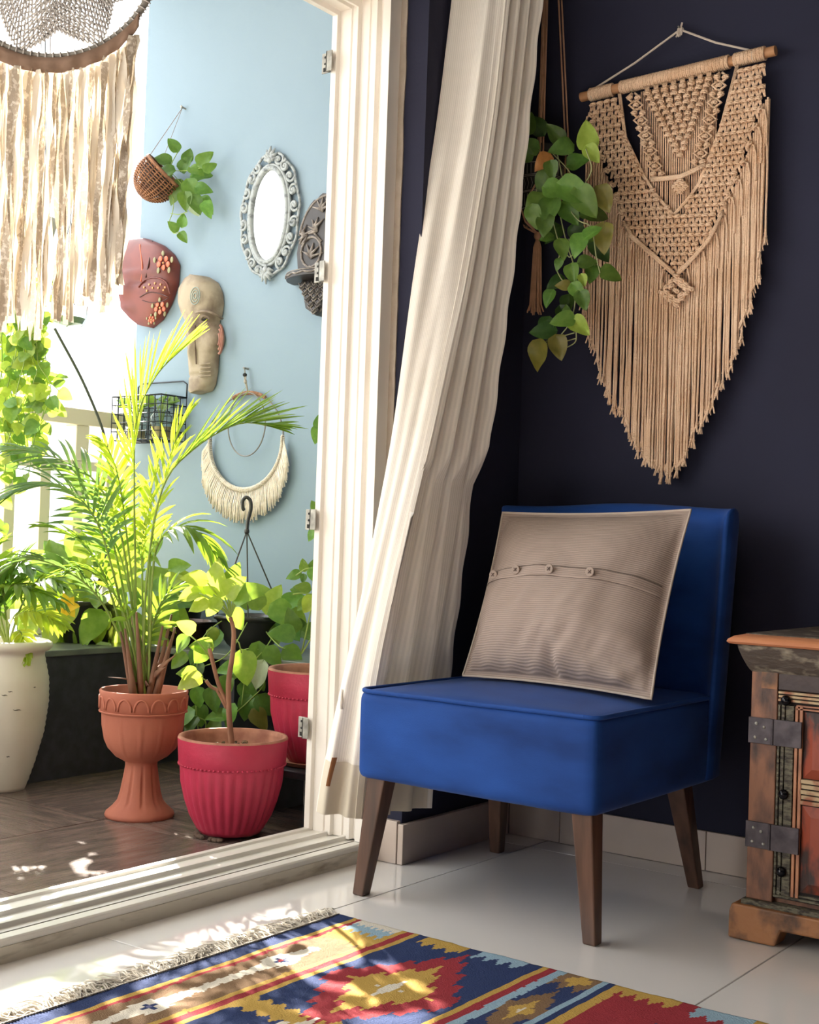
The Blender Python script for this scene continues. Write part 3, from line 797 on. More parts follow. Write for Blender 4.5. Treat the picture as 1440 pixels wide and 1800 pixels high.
# long cords hanging behind the knots inside the V
px = 1128
while px < 1262:
    y0 = dowpy(px) + 16; xb = px - 4
    yl = interp([(1096, 240), (1129, 305), (1152, 342), (1186, 382), (1215, 345), (1232, 318), (1268, 225)], px)
    cords.tube([mp(px, y0, .012), mp(px - .5, lerp(y0, yl, .5), .013), mp(px - 2 + R(-1, 1), yl + 14, .012)], .0027, 4); px += 3.9
# lower rope of the inner panel and the small knot diamond
for o in (0, 3):
    net.tube([mp(1145, 314 + o, .03), mp(1170, 312 + o, .033), mp(1196, 309 + o, .033), mp(1218, 299 + o, .033), mp(1240, 288 + o, .03)], .0046, 6)
for a, b in ((0, -10), (-9, 0), (9, 0), (0, 0), (0, 10), (-5, -5), (5, -5), (5, 5), (-5, 5)): knot(net, mp(1196 + a, 328 + b, .032), .007, .005)
# V rim ropes and lower net V
for pts in ([(1096, 389), (1113, 416), (1150, 448), (1186, 480)], [(1270, 373), (1246, 420), (1218, 452), (1190, 481)]):
    for o in (0, 4): net.tube([mp(x, y + o, .03) for x, y in pts], .0042, 6)
# diamond knot at the centre
for i in range(-3, 4):
    for j in range(-3, 4):
        if abs(i) + abs(j) in (3, 2) or (i, j) == (0, 0): knot(net, mp(1189 + i * 8.5, 511 + j * 8.5 - i * 1.2, .034), .0075, .0055, .5 * (1 if i * j > 0 else -1))
obj('knotwork', net, M_cord, wh, smooth=True, kind='stuff')
obj('knotwork_cords', cords, M_cord, wh, smooth=True, kind='stuff')
# clusters of tied cords along outer edge (scalloped loops) and fringe
hem = [(1031, 530), (1045, 590), (1062, 645), (1085, 705), (1110, 745), (1130, 790), (1150, 808), (1170, 832), (1200, 828), (1215, 802), (1235, 752), (1256, 728), (1275, 672), (1290, 640), (1306, 605), (1322, 550), (1340, 495), (1352, 420)]
topo = [(1034, 232), (1042, 200), (1060, 285), (1078, 330), (1098, 389), (1113, 412), (1150, 447), (1188, 485), (1225, 447), (1246, 418), (1269, 372), (1290, 325), (1312, 270), (1339, 182), (1350, 165)]
fr = MB(); ends = MB()
px = 1033
while px < 1352:
    for lay in (0, 1):
        x0 = px + lay * 2.1 + R(-.5, .5)
        yt = interp(topo, x0) + 6 + lay * 3
        yb = interp(hem, x0) + R(-14, 8) - lay * 12
        if 1165 < x0 < 1213 and lay == 0: yt += 52 - abs(x0 - 1189) * 1.1
        L_ = yb - yt; P0 = mp(x0, yt, .018 - lay * .010)
        N = max(4, int(L_ / 40)); ph = R(0, 9); pts = []; lean = R(-.006, .006)
        Pb = mp(x0 - .034 * L_ * .6, yb, .008)
        for q in range(N + 1):
            t = q / N
            p = Vector((P0.x + lean * t + .0022 * mnoise.noise(Vector((ph, t * 5, 0))), P0.y + .004 * t * (1 if lay == 0 else 0) + .0015 * mnoise.noise(Vector((ph, t * 4, 7))), lerp(P0.z, Pb.z, t)))
            p.y = min(p.y, YB - .009); pts.append(p)
        fr.tube(pts, .0028, 5, cap=False)
        e = pts[-1]; fr.ell(e, (.0042, .0042, .005), 6, 4)
        for k in range(3):
            a = R(0, 6.28); ends.tube([e, e + Vector((.0035 * math.cos(a), -.002 + .002 * math.sin(a), -.010)), e + Vector((.007 * math.cos(a), -.003 + .002 * math.sin(a), -.021))], [.0028, .0024, .0020], 4)
    px += 4.3
obj('fringe', fr, M_cord, wh, smooth=True, kind='stuff')
obj('frayed_ends', ends, M_cord, wh, smooth=True, kind='stuff')
# tied loops stepping down both outer edges
m = MB()
for ed, sg in ((ouL, -1), (ouR, 1)):
    for k in range(2 if sg > 0 else 0, 12):
        y = lerp(ed[0][0] + 30, 470, k / 11); x = interp(ed, y)
        p = mp(x, y, .024); knot(m, p, .007, .006, sg * .7)
        m.tube([p, p + Vector((sg * .012, 0, -.004)), p + Vector((sg * .017, .002, -.03)), p + Vector((sg * .017, .004, -.09))], .0030, 5)
obj('edge_loops', m, M_cord, wh, smooth=True, kind='stuff')

# ================================================================ leaves (shared meshes)
def heart_leaf(fold=.25, droop=.25, wav=.0, w=.42, narrow=0, seed=0):
    """unit leaf: base at origin, tip at y=1"""
    mb = MB(); NY, NX = 9, 6
    for j in range(NY + 1):
        t = j / NY
        prof = math.sin(PI * min(1, t ** (.62 + narrow))) ** (.75) * (1 - .15 * t) if 0 < t < 1 else 0
        hw = w * prof; 
        for i in range(NX + 1):
            s_ = -1 + 2 * i / NX
            y = t - .13 * (abs(s_) ** 1.5) * (1 - t) ** 3 * (1.0 - narrow)
            x = s_ * hw
            z = fold * abs(x) - droop * t * t + wav * math.sin(t * 9 + s_ * 2 + seed) * abs(s_) * .1
            mb.v.append((x, y, z))
    for j in range(NY):
        for i in range(NX):
            a = j * (NX + 1) + i; mb.f.append((a, a + 1, a + NX + 2, a + NX + 1))
    return mb
def leafmat(name, c1, c2, tc_, trans=.4, rnd=.25, rough=.4):
    return mat(name, c1, rough=rough, col2=c2, nscale=4, nlo=.4, nhi=.7, trans=trans, tcol=tc_, rnd=rnd, spec=.4)
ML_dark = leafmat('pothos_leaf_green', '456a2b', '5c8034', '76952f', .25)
ML_lit = leafmat('lit_pothos_leaf', '8fa843', 'a5b855', 'b2c24a', .35)  # lit copy of the pothos leaf, the light put into its yellow-green
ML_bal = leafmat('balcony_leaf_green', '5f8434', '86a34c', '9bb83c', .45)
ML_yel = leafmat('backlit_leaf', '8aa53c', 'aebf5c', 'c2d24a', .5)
ML_oliv = leafmat('olive_leaf', '6b6a2e', '7d7535', '8d8a35', .3, .15)
ML_brown = leafmat('withered_leaf', 'a9753c', '8e5c30', 'b98040', .3, .1)
ML_palm = leafmat('palm_leaf', '527a38', '6f9244', 'a3c038', .42, .2)
M_stem = mat('green_stem', '8aa04a', rough=.5); M_stem2 = mat('pale_vine', 'a5ad7c', rough=.5)
LEAF = {}
def leafmesh(m_, var):
    k = (m_.name, var)
    if k not in LEAF:
        a = [(.25, .25, .3), (.35, .1, .5), (.12, .4, .4), (.5, .15, .2)][var % 4]
        nar = .0 if var < 4 else .35
        LEAF[k] = mesh_of('leaf', heart_leaf(a[0], a[1], a[2], .42 if var < 4 else .24, nar, var), m_, True, fixn=False)
    return LEAF[k]
def leaf(parent, pos, s, tip, nrm, m_, var=None, label=None, asp=1):
    if var is None: var = random.randrange(4)
    return inst('leaf', leafmesh(m_, var), frame(pos, nrm, tip, (s * asp, s, s)), parent, label)
def toward(p): return (CC - Vector(p)).normalized()
# screen-right / up helpers in the room
def S(dx, dy, dd=0): return CR * dx + CU * dy - CF * dd

# ================================================================ hanging pothos by the curtain
HX, HY = -1.80, 2.962
hp = thing('hanging_pothos', (HX, HY, 1.6), 'trailing heart-leaf pothos in a black patterned pot hung in corded macrame beside the curtain', 'hanging plant')
M_pot = mat('black_carved_pot', '1b1a1c', rough=.5); M_potw = mat('white_pot_pattern', '8d8781', rough=.7)
zt, zb = ony(930, 268, HY).z, ony(925, 398, HY).z
pr = [(.034, 0), (.045, .006), (.054, .04), (.061, .10), (.064, zt - zb - .02), (.067, zt - zb - .018), (.067, zt - zb), (.060, zt - zb), (.058, zt - zb - .03)]
po = obj('pot', MB().lathe((HX, HY, zb), pr, 40), M_pot, hp)
m = MB(); Hh = zt - zb
def pr_r(z): return interp([(p_[1], p_[0]) for p_ in pr[:5]], z) + .0012
for z in (.035, .075, .078, .115, .119, .15):
    m.tube([(HX + pr_r(z) * math.cos(a), HY + pr_r(z) * math.sin(a), zb + z) for a in [k * PI / 20 for k in range(41)]], .0011, 4)
for k in range(36):
    a = k * PI / 18; 
    def pp(z, a): return (HX + pr_r(z) * math.cos(a), HY + pr_r(z) * math.sin(a), zb + z)
    m.tube([pp(.04, a), pp(.07, a)], .0009, 4); m.tube([pp(.122, a), pp(.147, a)], .0009, 4)
    m.tube([pp(.082, a), pp(.096, a + .08), pp(.111, a)], .0009, 4)
obj('pot_pattern', m, M_potw, po, smooth=False, label='white line pattern around the black pot', kind='stuff')
obj('soil', MB().lathe((HX, HY, zt - .03), [(.0001, .004), (.04, .003), (.059, 0)], 24, cap=False), mat('dark_soil', '2e241d', rough=1, bump=1, bscale=80), hp)
M_hc = mat('tan_hanger_cord', 'b98f72', rough=.95, col2='a47c60', nscale=30)
top = Vector((HX, HY, 2.74)); m = MB()
for k in range(4):
    a = PI / 4 + k * PI / 2 - .2; rim = Vector((HX + .071 * math.cos(a), HY + .071 * math.sin(a), zt))
    mid = Vector((HX +   .064 * math.cos(a + .39), HY +   .064 * math.sin(a + .39), zb + .07))
    mid2 = Vector((HX +   .064 * math.cos(a - .39), HY +   .064 * math.sin(a - .39), zb + .07))
    kn = Vector((HX, HY, zb - .025))
    for e in (-.003, .003):
        d_ = Vector((e, e, 0)); m.tube([top + d_, rim.lerp(top, .12) + d_, rim + d_, Vector((rim.x, rim.y, zb + .11)) * 1 + d_], .0024, 5)
    c2 = Vector((HX + .069 * math.cos(a), HY + .069 * math.sin(a), zb + .11))
    m.tube([c2, mid * 1.0, Vector((HX + .045 * math.cos(a + .7), HY + .045 * math.sin(a + .7), zb)), kn], .0026, 5)
    m.tube([c2, mid2, Vector((HX + .045 * math.cos(a - .7), HY + .045 * math.sin(a - .7), zb)), kn], .0026, 5)
    m.ell(c2, (.006, .006, .009), 6, 5)
obj('hanger_cords', m, M_hc, hp, smooth=True)
m = MB(); kn = Vector((HX, HY, zb - .03)); m.ell(kn, (.010, .010, .012), 10, 6)
zt2 = ony(905, 552, HY).z
for k in range(16):
    a = k * 2.4; r_ = .004 + .006 * R(.2, 1)
    m.tube([kn, kn + Vector((r_ * math.cos(a), r_ * math.sin(a), -.03)), Vector((HX + 1.6 * r_ * math.cos(a), HY + 1.6 * r_ * math.sin(a), zt2 + .02)), Vector((HX + 2.4 * r_ * math.cos(a), HY + 2 * r_ * math.sin(a), zt2 + R(-.006, .004)))], .0022, 4)
obj('tassel', m, M_hc, hp, smooth=True)
# leaves: (px, py, size px, tip dx, tip dy(up+), material, depth y)
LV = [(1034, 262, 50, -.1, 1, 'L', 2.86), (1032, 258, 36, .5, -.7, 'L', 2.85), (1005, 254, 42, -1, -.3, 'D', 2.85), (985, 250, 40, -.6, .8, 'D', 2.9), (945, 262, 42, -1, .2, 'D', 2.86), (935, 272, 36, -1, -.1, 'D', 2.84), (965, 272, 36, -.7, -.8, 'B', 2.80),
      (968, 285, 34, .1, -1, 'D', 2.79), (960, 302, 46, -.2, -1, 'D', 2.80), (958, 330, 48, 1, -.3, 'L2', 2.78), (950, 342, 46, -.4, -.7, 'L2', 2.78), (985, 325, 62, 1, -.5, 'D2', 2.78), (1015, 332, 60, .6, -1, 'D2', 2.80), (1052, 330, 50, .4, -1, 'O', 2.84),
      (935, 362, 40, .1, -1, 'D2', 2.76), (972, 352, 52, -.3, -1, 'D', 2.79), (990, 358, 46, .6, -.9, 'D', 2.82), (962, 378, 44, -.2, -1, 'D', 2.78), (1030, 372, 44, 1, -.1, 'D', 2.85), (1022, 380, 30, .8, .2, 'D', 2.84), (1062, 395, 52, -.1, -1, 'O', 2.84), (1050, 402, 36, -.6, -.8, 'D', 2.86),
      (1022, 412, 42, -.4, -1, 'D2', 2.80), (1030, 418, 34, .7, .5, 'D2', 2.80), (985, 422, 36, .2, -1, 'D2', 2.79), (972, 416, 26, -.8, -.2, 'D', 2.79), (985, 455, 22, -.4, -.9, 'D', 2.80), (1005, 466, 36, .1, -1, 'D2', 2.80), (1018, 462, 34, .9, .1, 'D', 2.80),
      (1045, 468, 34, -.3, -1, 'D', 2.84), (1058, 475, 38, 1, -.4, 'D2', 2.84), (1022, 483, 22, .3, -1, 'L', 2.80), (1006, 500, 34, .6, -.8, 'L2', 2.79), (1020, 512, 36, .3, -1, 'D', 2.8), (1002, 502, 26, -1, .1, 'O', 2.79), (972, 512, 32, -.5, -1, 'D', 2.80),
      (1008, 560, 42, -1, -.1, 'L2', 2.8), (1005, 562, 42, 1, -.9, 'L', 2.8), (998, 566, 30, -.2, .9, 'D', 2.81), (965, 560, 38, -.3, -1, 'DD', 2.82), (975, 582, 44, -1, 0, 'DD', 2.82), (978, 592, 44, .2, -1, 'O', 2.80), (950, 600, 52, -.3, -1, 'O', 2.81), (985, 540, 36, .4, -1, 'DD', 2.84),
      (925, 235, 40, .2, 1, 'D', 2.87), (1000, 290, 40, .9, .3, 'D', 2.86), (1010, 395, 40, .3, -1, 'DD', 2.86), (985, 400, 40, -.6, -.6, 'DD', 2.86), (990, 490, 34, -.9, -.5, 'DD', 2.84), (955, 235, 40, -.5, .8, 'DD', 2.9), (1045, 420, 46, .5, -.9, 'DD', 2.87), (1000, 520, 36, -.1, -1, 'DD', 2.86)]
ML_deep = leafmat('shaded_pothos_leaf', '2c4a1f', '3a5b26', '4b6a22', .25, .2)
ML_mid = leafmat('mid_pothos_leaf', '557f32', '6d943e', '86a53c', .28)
MM = {'L': ML_lit, 'L2': ML_mid, 'D': ML_dark, 'D2': ML_mid, 'O': ML_oliv, 'B': ML_brown, 'DD': ML_deep}
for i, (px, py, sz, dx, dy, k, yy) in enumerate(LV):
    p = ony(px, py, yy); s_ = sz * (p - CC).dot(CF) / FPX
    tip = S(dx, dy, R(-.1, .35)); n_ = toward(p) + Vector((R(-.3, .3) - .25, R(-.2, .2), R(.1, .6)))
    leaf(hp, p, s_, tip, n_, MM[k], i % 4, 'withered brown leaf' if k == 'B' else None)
m = MB()
for pts in ([(970, 268), (1000, 300), (1018, 330), (1040, 300), (1030, 262)], [(955, 270), (960, 330), (975, 400), (985, 440), (978, 470), (992, 497), (1008, 505)], [(980, 270), (1000, 360), (1018, 388), (1040, 400), (1048, 450), (1055, 480)],
            [(965, 270), (985, 380), (1000, 440), (1010, 470), (1012, 520), (1005, 560), (985, 590), (960, 600)], [(1000, 420), (1010, 440), (1002, 452), (995, 445)], [(1013, 580), (1012, 600), (998, 610), (988, 612)], [(1010, 585), (992, 590)], [(1012, 595), (994, 600)], [(950, 268), (945, 320), (940, 360)]):
    m.tube(bez([ony(x, y, 2.83) for x, y in pts], 18), .0016, 5)
obj('vines', m, M_stem2, hp, smooth=True)
# ================================================================ reclaimed wood cabinet
M_cb = mat('reclaimed_wood_brown', '8a5c42', rough=.55, col2='3b2a25', nscale=18, stretch=(1.5, 1.5, .6), nlo=.4, nhi=.66, bump=.25, bscale=50, detail=8)
M_cb2 = mat('reclaimed_wood_honey', '9c683f', rough=.55, col2='4c3527', nscale=20, stretch=(1, 1, .8), nlo=.45, nhi=.66, bump=.2, bscale=50, detail=8)
M_cbd = mat('weathered_dark_wood', '4a4038', rough=.7, col2='958c7a', nscale=38, stretch=(.6, 1, 1.4), nlo=.52, nhi=.68, bump=.5, bscale=60, detail=8)
M_top = mat('orange_oiled_edge', 'c4835c', rough=.4, col2='b06e4b', nscale=8, stretch=(.6, 1, 6))
M_pan = mat('red_ochre_panel', '8f3d24', rough=.5, col2='33211e', nscale=14, stretch=(2, 1, .8), nlo=.46, nhi=.6, bump=.15, detail=6)
M_mold = mat('pink_buff_moulding', 'bd8460', rough=.5, col2='8e5a42', nscale=16, nlo=.4, nhi=.7)
M_gm = mat('crackled_grey_green', '6f6a58', rough=.7, col2='3f3832', nscale=60, stretch=(1, 1, 3), nlo=.42, nhi=.6, bump=.6, bscale=120, detail=8)
M_iron = mat('dark_iron', '332d33', rough=.5, metal=.4, col2='524b4f', nscale=30, bump=.2)
M_stud = mat('black_dome_stud', '17161a', rough=.12, metal=.6)
cb = thing('cabinet', (-.74, 2.76, 0), 'small reclaimed wood cabinet with dark iron hinge straps, round studs and red panels', 'cabinet')
X0, X1, Y0, Y1 = -1.02, -.46, 2.57, 3.0
# carcass
body = MB().box((X0 + .006, Y0 + .014, .08), (X1 - .006, Y1, .545))
obj('body', body, M_cb, cb, smooth=False)
for x0, x1 in ((X0, X0 + .055), (X1 - .055, X1)):
    obj('post', MB().box((x0, Y0, .082), (x1, Y0 + .05, .545)), M_cb, cb, smooth=False, bev=.002)
obj('honey_patch', MB().box((X0 + .021, Y0 - .0008, .508), (X0 + .054, Y0 + .001, .5445)), M_cb2, cb, smooth=False, label='honey coloured patch at the top of the left post')
# cornice: coved
def cove():
    m = MB(); pr = [(.0, .540), (.004, .545), (.008, .552), (.016, .570), (.021, .584), (.023, .594)]
    for o, z in pr:
        m.v += [(X0 - o, Y0 - o, z), (X1 + o, Y0 - o, z), (X1 + o, Y1, z), (X0 - o, Y1, z)]
    for j in range(len(pr) - 1):
        for k in range(4): m.f.append((4 * j + k, 4 * j + (k + 1) % 4, 4 * j + 4 + (k + 1) % 4, 4 * j + 4 + k))
    m.f += [(3, 2, 1, 0), tuple(len(m.v) - 4 + k for k in range(4))]
    return m
obj('cornice', cove(), M_cbd, cb, smooth=False)
m = MB(); pr = [(.024, .5945), (.036, .596), (.040, .600), (.038, .605), (.028, .612), (.010, .616)]
for o, z in pr: m.v += [(X0 - o, Y0 - o, z), (X1 + o, Y0 - o, z), (X1 + o, Y1 + .02, z), (X0 - o, Y1 + .02, z)]
for j in range(len(pr) - 1):
    for k in range(4): m.f.append((4 * j + k, 4 * j + (k + 1) % 4, 4 * j + 4 + (k + 1) % 4, 4 * j + 4 + k))
m.f += [(3, 2, 1, 0)]
obj('top_moulding', m, M_top, cb, smooth='auto', label='rounded orange edge of the cabinet top')
m = MB(); q = len(pr) - 1; o = .012
for k in range(4):
    a, b = X0 - o + (X1 - X0 + 2 * o) * k / 4, X0 - o + (X1 - X0 + 2 * o) * (k + 1) / 4
    obj('top_board', MB().box((a + .0005, Y0 - .010, .612), (b - .0005, Y1 + .018, .6175)), M_cbd, cb, smooth=False)
# plinth feet and base rail
m = MB().box((X0 - .006, Y0 - .012, .068), (X1 + .006, Y1, .082)); obj('base_moulding', m, M_gm, cb, smooth=False, bev=.003)
def foot(xa, xb, s_):
    z = .072
    pts = [(xa, 0.002), (xb - .012 * s_, .002), (xb, .034), (xb + .22 * s_, .036), (xb + .22 * s_, z), (xa + .006 * s_, z), (xa, z - .016)]
    return MB().prism(pts, 1, Y0 - .024, Y0 + .03)
obj('foot', foot(X0 - .026, -.937, 1), M_cb2, cb, smooth=False, bev=.004)
obj('foot', foot(X1 + .026, -.543, -1), M_cb2, cb, smooth=False, bev=.004)
for xx in (X0 - .022, X1 - .05): obj('foot', MB().box((xx, Y1 - .06, .002), (xx + .06, Y1, .07)), M_cb2, cb, smooth=False, bev=.004)
# door
dx0, dx1 = -.964, X1 - .058
dr = obj('door', MB().box((dx0, Y0 + .004, .092), (dx1, Y0 + .02, .506)), mat('black_door_gap', '1c1614', rough=.9), cb, smooth=False)
obj('top_rail', MB().box((dx0, Y0 + .001, .508), (dx1 + .002, Y0 + .03, .541)), mat('dark_rail_wood', '33282a', rough=.6, col2='463a38', nscale=20, bump=.2), cb, smooth=False, bev=.001)
def hm(x0, x1, z, n, t, mt, nm='moulding'):
    for k in range(n):
        zz = z + k * t; obj(nm, MB().prism([(Y0 + .006, zz + .0006), (Y0 - .001 + .0015 * (k % 2), zz + .0016), (Y0 - .001 + .0015 * (k % 2), zz + t - .0018), (Y0 + .006, zz + t - .0008)], 0, x0, x1), mt, dr, smooth=False)
def vm(x, z0, z1, wds, mt):
    for (dx, wd) in wds: obj('slat', MB().box((x + dx, Y0 - .001, z0), (x + dx + wd, Y0 + .008, z1)), mt, dr, smooth=False, bev=.0008)
M_cream = mat('cream_chipped_paint', 'b7a07c', rough=.6, col2='96573c', nscale=26, nlo=.45, nhi=.6, stretch=(1, 1, 1))
# vertical reeded stile, with dark gaps
vm(dx0, .100, .478, [(.001, .0045), (.0085, .0065), (.0175, .0165)], M_gm); vm(dx0, .100, .478, [(.0365, .006), (.0455, .0065)], M_mold)
vm(dx1 - .054, .100, .478, [(.001, .0045), (.0085, .0065), (.0175, .0165), (.0365, .006), (.0455, .0065)], M_gm)
hm(dx0 + .001, dx1 - .001, .484, 3, .0075, M_cream); hm(dx0 + .038, dx1 - .056, .470, 2, .006, M_mold)
hm(dx0 + .05, dx1 - .056, .284, 5, .0105, M_cream); hm(dx0 + .001, dx1 - .001, .093, 2, .0075, M_gm)
for z0, z1 in ((.337, .468), (.112, .283)):
    xa, xb = dx0 + .054, dx1 - .056; i_ = .02
    m = MB(); m.v = [(xa, Y0 + .004, z0), (xb, Y0 + .004, z0), (xb, Y0 + .004, z1), (xa, Y0 + .004, z1), (xa + i_, Y0 - .004, z0 + i_), (xb - i_, Y0 - .004, z0 + i_), (xb - i_, Y0 - .004, z1 - i_), (xa + i_, Y0 - .004, z1 - i_)]
    m.f = [(k, (k + 1) % 4, 4 + (k + 1) % 4, 4 + k) for k in range(4)] + [(4, 5, 6, 7)]
    obj('raised_panel', m, M_pan, dr, smooth=False, label='raised red ochre door panel')
for z in (.488, .301, .147):
    obj('stud', MB().ell((-.946, Y0 - .004, z), (.0105, .009, .0105), 18, 12), M_stud, dr)
for z in (.396, .186):
    hs = obj('hinge_strap', MB().box((X0 - .003, Y0 - .004, z), (-.972, Y0 + .002, z + .052)).box((-.972, Y0 - .007, z), (-.912, Y0 - .001, z + .052)).tube([(-.9715, Y0 - .006, z), (-.9715, Y0 - .006, z + .052)], .0035, 8), M_iron, cb, smooth=False, bev=.0008, label='dark iron hinge strap')
    for dx, dz in ((.014, .04), (.03, .034), (.035, .01), (.012, .012)):
        obj('rivet', MB().ell((X0 + dx, Y0 - .0045, z + dz), (.0035, .002, .0035), 10, 6), M_steel, hs)

# ================================================================ dreamcatcher
M_cro = mat('grey_crochet_cotton', 'bdb8b4', rough=.95, col2='aea8a3', nscale=60)
M_band = mat('brown_fabric_wrap', '8c7261', rough=.95, col2='7a6251', nscale=30, trans=.1)
M_strip = mat('cream_lace_strip', 'b9ac9c', rough=.95, col2='e8e0d4', nscale=110, nlo=.52, nhi=.6, trans=.2, tcol='bfb09a', bump=.3, bscale=300)
M_strip2 = mat('plain_muslin_strip', 'e6dfd2', rough=.95, trans=.25, tcol='cdc0ac')
DD = 2.42
dcn = ond(92, -86, DD); K = DD / FPX
dc = thing('dreamcatcher', tuple(dcn), 'large crocheted dreamcatcher hoop trailing cream lace strips in the balcony doorway', 'dreamcatcher')
def dcp(px, py, off=0): return ond(px, py, DD - off)
RH = 188 * K
# hoop plane roughly faces the camera: build in basis (ex, ez)
ex = Vector((CR.x, CR.y, 0)).normalized(); ez = Vector((0, 0, 1)); ey = ex.cross(ez) * -1
def hc(a, r, off=0): return dcn + ex * (r * math.cos(a)) + ez * (r * math.sin(a)) + ey * off
m = MB(); n = 72
m.tube([hc(2 * PI * k / n, RH) for k in range(n + 1)], .0065, 10, cap=False)
obj('hoop', m, mat('grey_hoop_wrap', '8c8780', rough=.9, col2='77726b', nscale=50), dc, smooth=True)
m = MB()
for k in range(90):
    a = 2 * PI * k / 90; c = hc(a, RH); rad = (c - dcn).normalized()
    m.tube([c + rad * (.0085 * math.cos(q)) + ey * (.0085 * math.sin(q)) + (hc(a + .03 * q / 6.28, RH) - c) for q in [j * PI / 3 for j in range(7)]], .0016, 4)
obj('hoop_cord', m, M_cro, dc, smooth=True, kind='stuff')
m = MB(); a0, a1 = math.radians(-172), math.radians(-34)
def bnd(u, v):
    a = lerp(a0, a1, u); c = hc(a, RH + .004); return c + Vector((0, 0, -v * (.022 + .006 * math.cos(a + PI / 2)))) + ey * (-.008 + .003 * math.sin(u * 80) * v)
m.grid(bnd, 80, 3); obj('fabric_band', m, M_band, dc, smooth=True, solid=.003)
# doily: rings of crocheted loops with eight points
m = MB()
def star(a, r): # r 0..1 -> radius with points
    pt = abs(((a / (2 * PI) * 8 + .35) % 1) - .5) * 2
    lim = RH * lerp(.74, .985, pt ** 1.1)
    return lim * r
rings = 24
for j in range(1, rings + 1):
    r = j / rings; nl = max(12, int(2 * PI * r * 24)); 
    pts = []
    for k in range(nl * 4 + 1):
        a = 2 * PI * k / (nl * 4); ph = k * PI / 2
        rr = star(a, r) + .0030 * math.sin(ph + (PI if j % 2 else 0)); pts.append(hc(a + .0, rr, .002 * math.cos(ph)))
    m.tube(pts, .0021, 3, cap=False)
    if j < rings:
        for k in range(nl):
            a = 2 * PI * (k + .5 * (j % 2)) / nl
            m.tube([hc(a, star(a, r)), hc(a + .01, star(a, (j + 1) / rings), .001)], .0021, 3, cap=False)
obj('doily', m, M_cro, dc, smooth=True, kind='stuff')
m = MB()
for k in range(8):
    a = 2 * PI * (k + .5 - .35 + .5) / 8; m.tube([hc(a, star(a, 1)), hc(a, RH)], .0012, 4)
m.tube([hc(a0 + 1.45, RH * .8), hc(a0 + 1.45, RH)], .001, 4)
obj('tie_threads', m, M_cro, dc, smooth=True)
# strips
hemk = [(-90, 560), (0, 590), (20, 600), (60, 575), (85, 600), (110, 560), (150, 565), (170, 545), (200, 540), (225, 520), (245, 500), (262, 490)]
ns = 84
for k in range(ns):
    a = lerp(math.radians(-176), math.radians(-37), (k + R(.2, .8)) / ns)
    c = hc(a, RH + .006) + Vector((0, 0, -.022)) + ey * R(-.012, .008)
    pxk = 92 + 188 * math.cos(a)
    zb_ = dcn.z - (interp(hemk, pxk) + 75 + R(-22, 22)) * K
    L_ = c.z - zb_; ww = R(.0058, .0098); tw = R(0, 6); tf = R(7, 12) * random.choice((-1, 1)); amp = R(.5, 1.5)
    c.x += 0; N = 34; m = MB(); sw = R(-.008, .008)
    pull = (1 - (abs(math.cos(a))) ** 3)
    for j in range(N + 1):
        t = j / N; z = c.z - L_ * t
        ang = tw + amp * math.sin(tf * t + tw) + .5 * mnoise.noise(Vector((k * 3.3, t * 6, 0)))
        cx = c + ex * (sw * t + .003 * mnoise.noise(Vector((k * 7.1, t * 5, 1))) - .010 * math.copysign(1, math.cos(a)) * (1 - pull) * t) + ey * (.003 * mnoise.noise(Vector((k * 5.1, t * 5, 4)))); cx.z = z
        wj = ww * (.55 if j == 0 else 1) * (1 + .15 * mnoise.noise(Vector((k, t * 20, 0))))
        d = ex * math.cos(ang) + ey * math.sin(ang)
        m.v += [tuple(cx - d * wj), tuple(cx + d * wj)]
    for j in range(N): m.f.append((2 * j, 2 * j + 1, 2 * j + 3, 2 * j + 2))
    st_ = obj('fabric_strip', m, M_strip if k % 5 < 3 else M_strip2, dc, smooth=True)
# ================================================================ things on the blue balcony wall
YP = YW - .004
def bw(px, py, off=0): return ony(px, py, YP - off)
M_sil = mat('silvered_carved_wood', 'a0a6a8', rough=.5, col2='555b5e', nscale=60, nlo=.5, nhi=.75, bump=.2)
M_mir = mat('mirror_glass', 'f2f4f5', rough=.02, metal=1)
# ---- mirror
mc = (bw(484, 268) + bw(470, 491)) * .5; ma = (bw(535, 375) - bw(429, 385)).length / 2; mbb = (bw(484, 268) - bw(470, 491)).length / 2
mr = thing('mirror', tuple(mc), 'oval wall mirror in a silvery scrollwork frame on the blue balcony wall', 'mirror')
def mo(a, k, off=0, da=0): return mc + Vector((ma * k * math.cos(a), -off, mbb * (1 - (1 - k) * ma / mbb) * math.sin(a)))
m = MB(); n = 56
m.v = [tuple(mo(2 * PI * k / n, .56, .012)) for k in range(n)]; m.f = [tuple(range(n))]
obj('glass', m, M_mir, mr, smooth=False)
m = MB()
for kk, off, r_ in ((.60, .014, .009), (.68, .012, .006)):
    m.tube([mo(2 * PI * k / n, kk, off) for k in range(n + 1)], r_, 8, cap=False)
k0 = len(m.v)
m.v += [tuple(mo(2 * PI * k / n, .55, .006)) for k in range(n)] + [tuple(mo(2 * PI * k / n, .72, .006)) for k in range(n)]
m.f += [(k0 + k, k0 + (k + 1) % n, k0 + n + (k + 1) % n, k0 + n + k) for k in range(n)]
obj('inner_rim', m, M_sil, mr, smooth=True)
nsc = 22
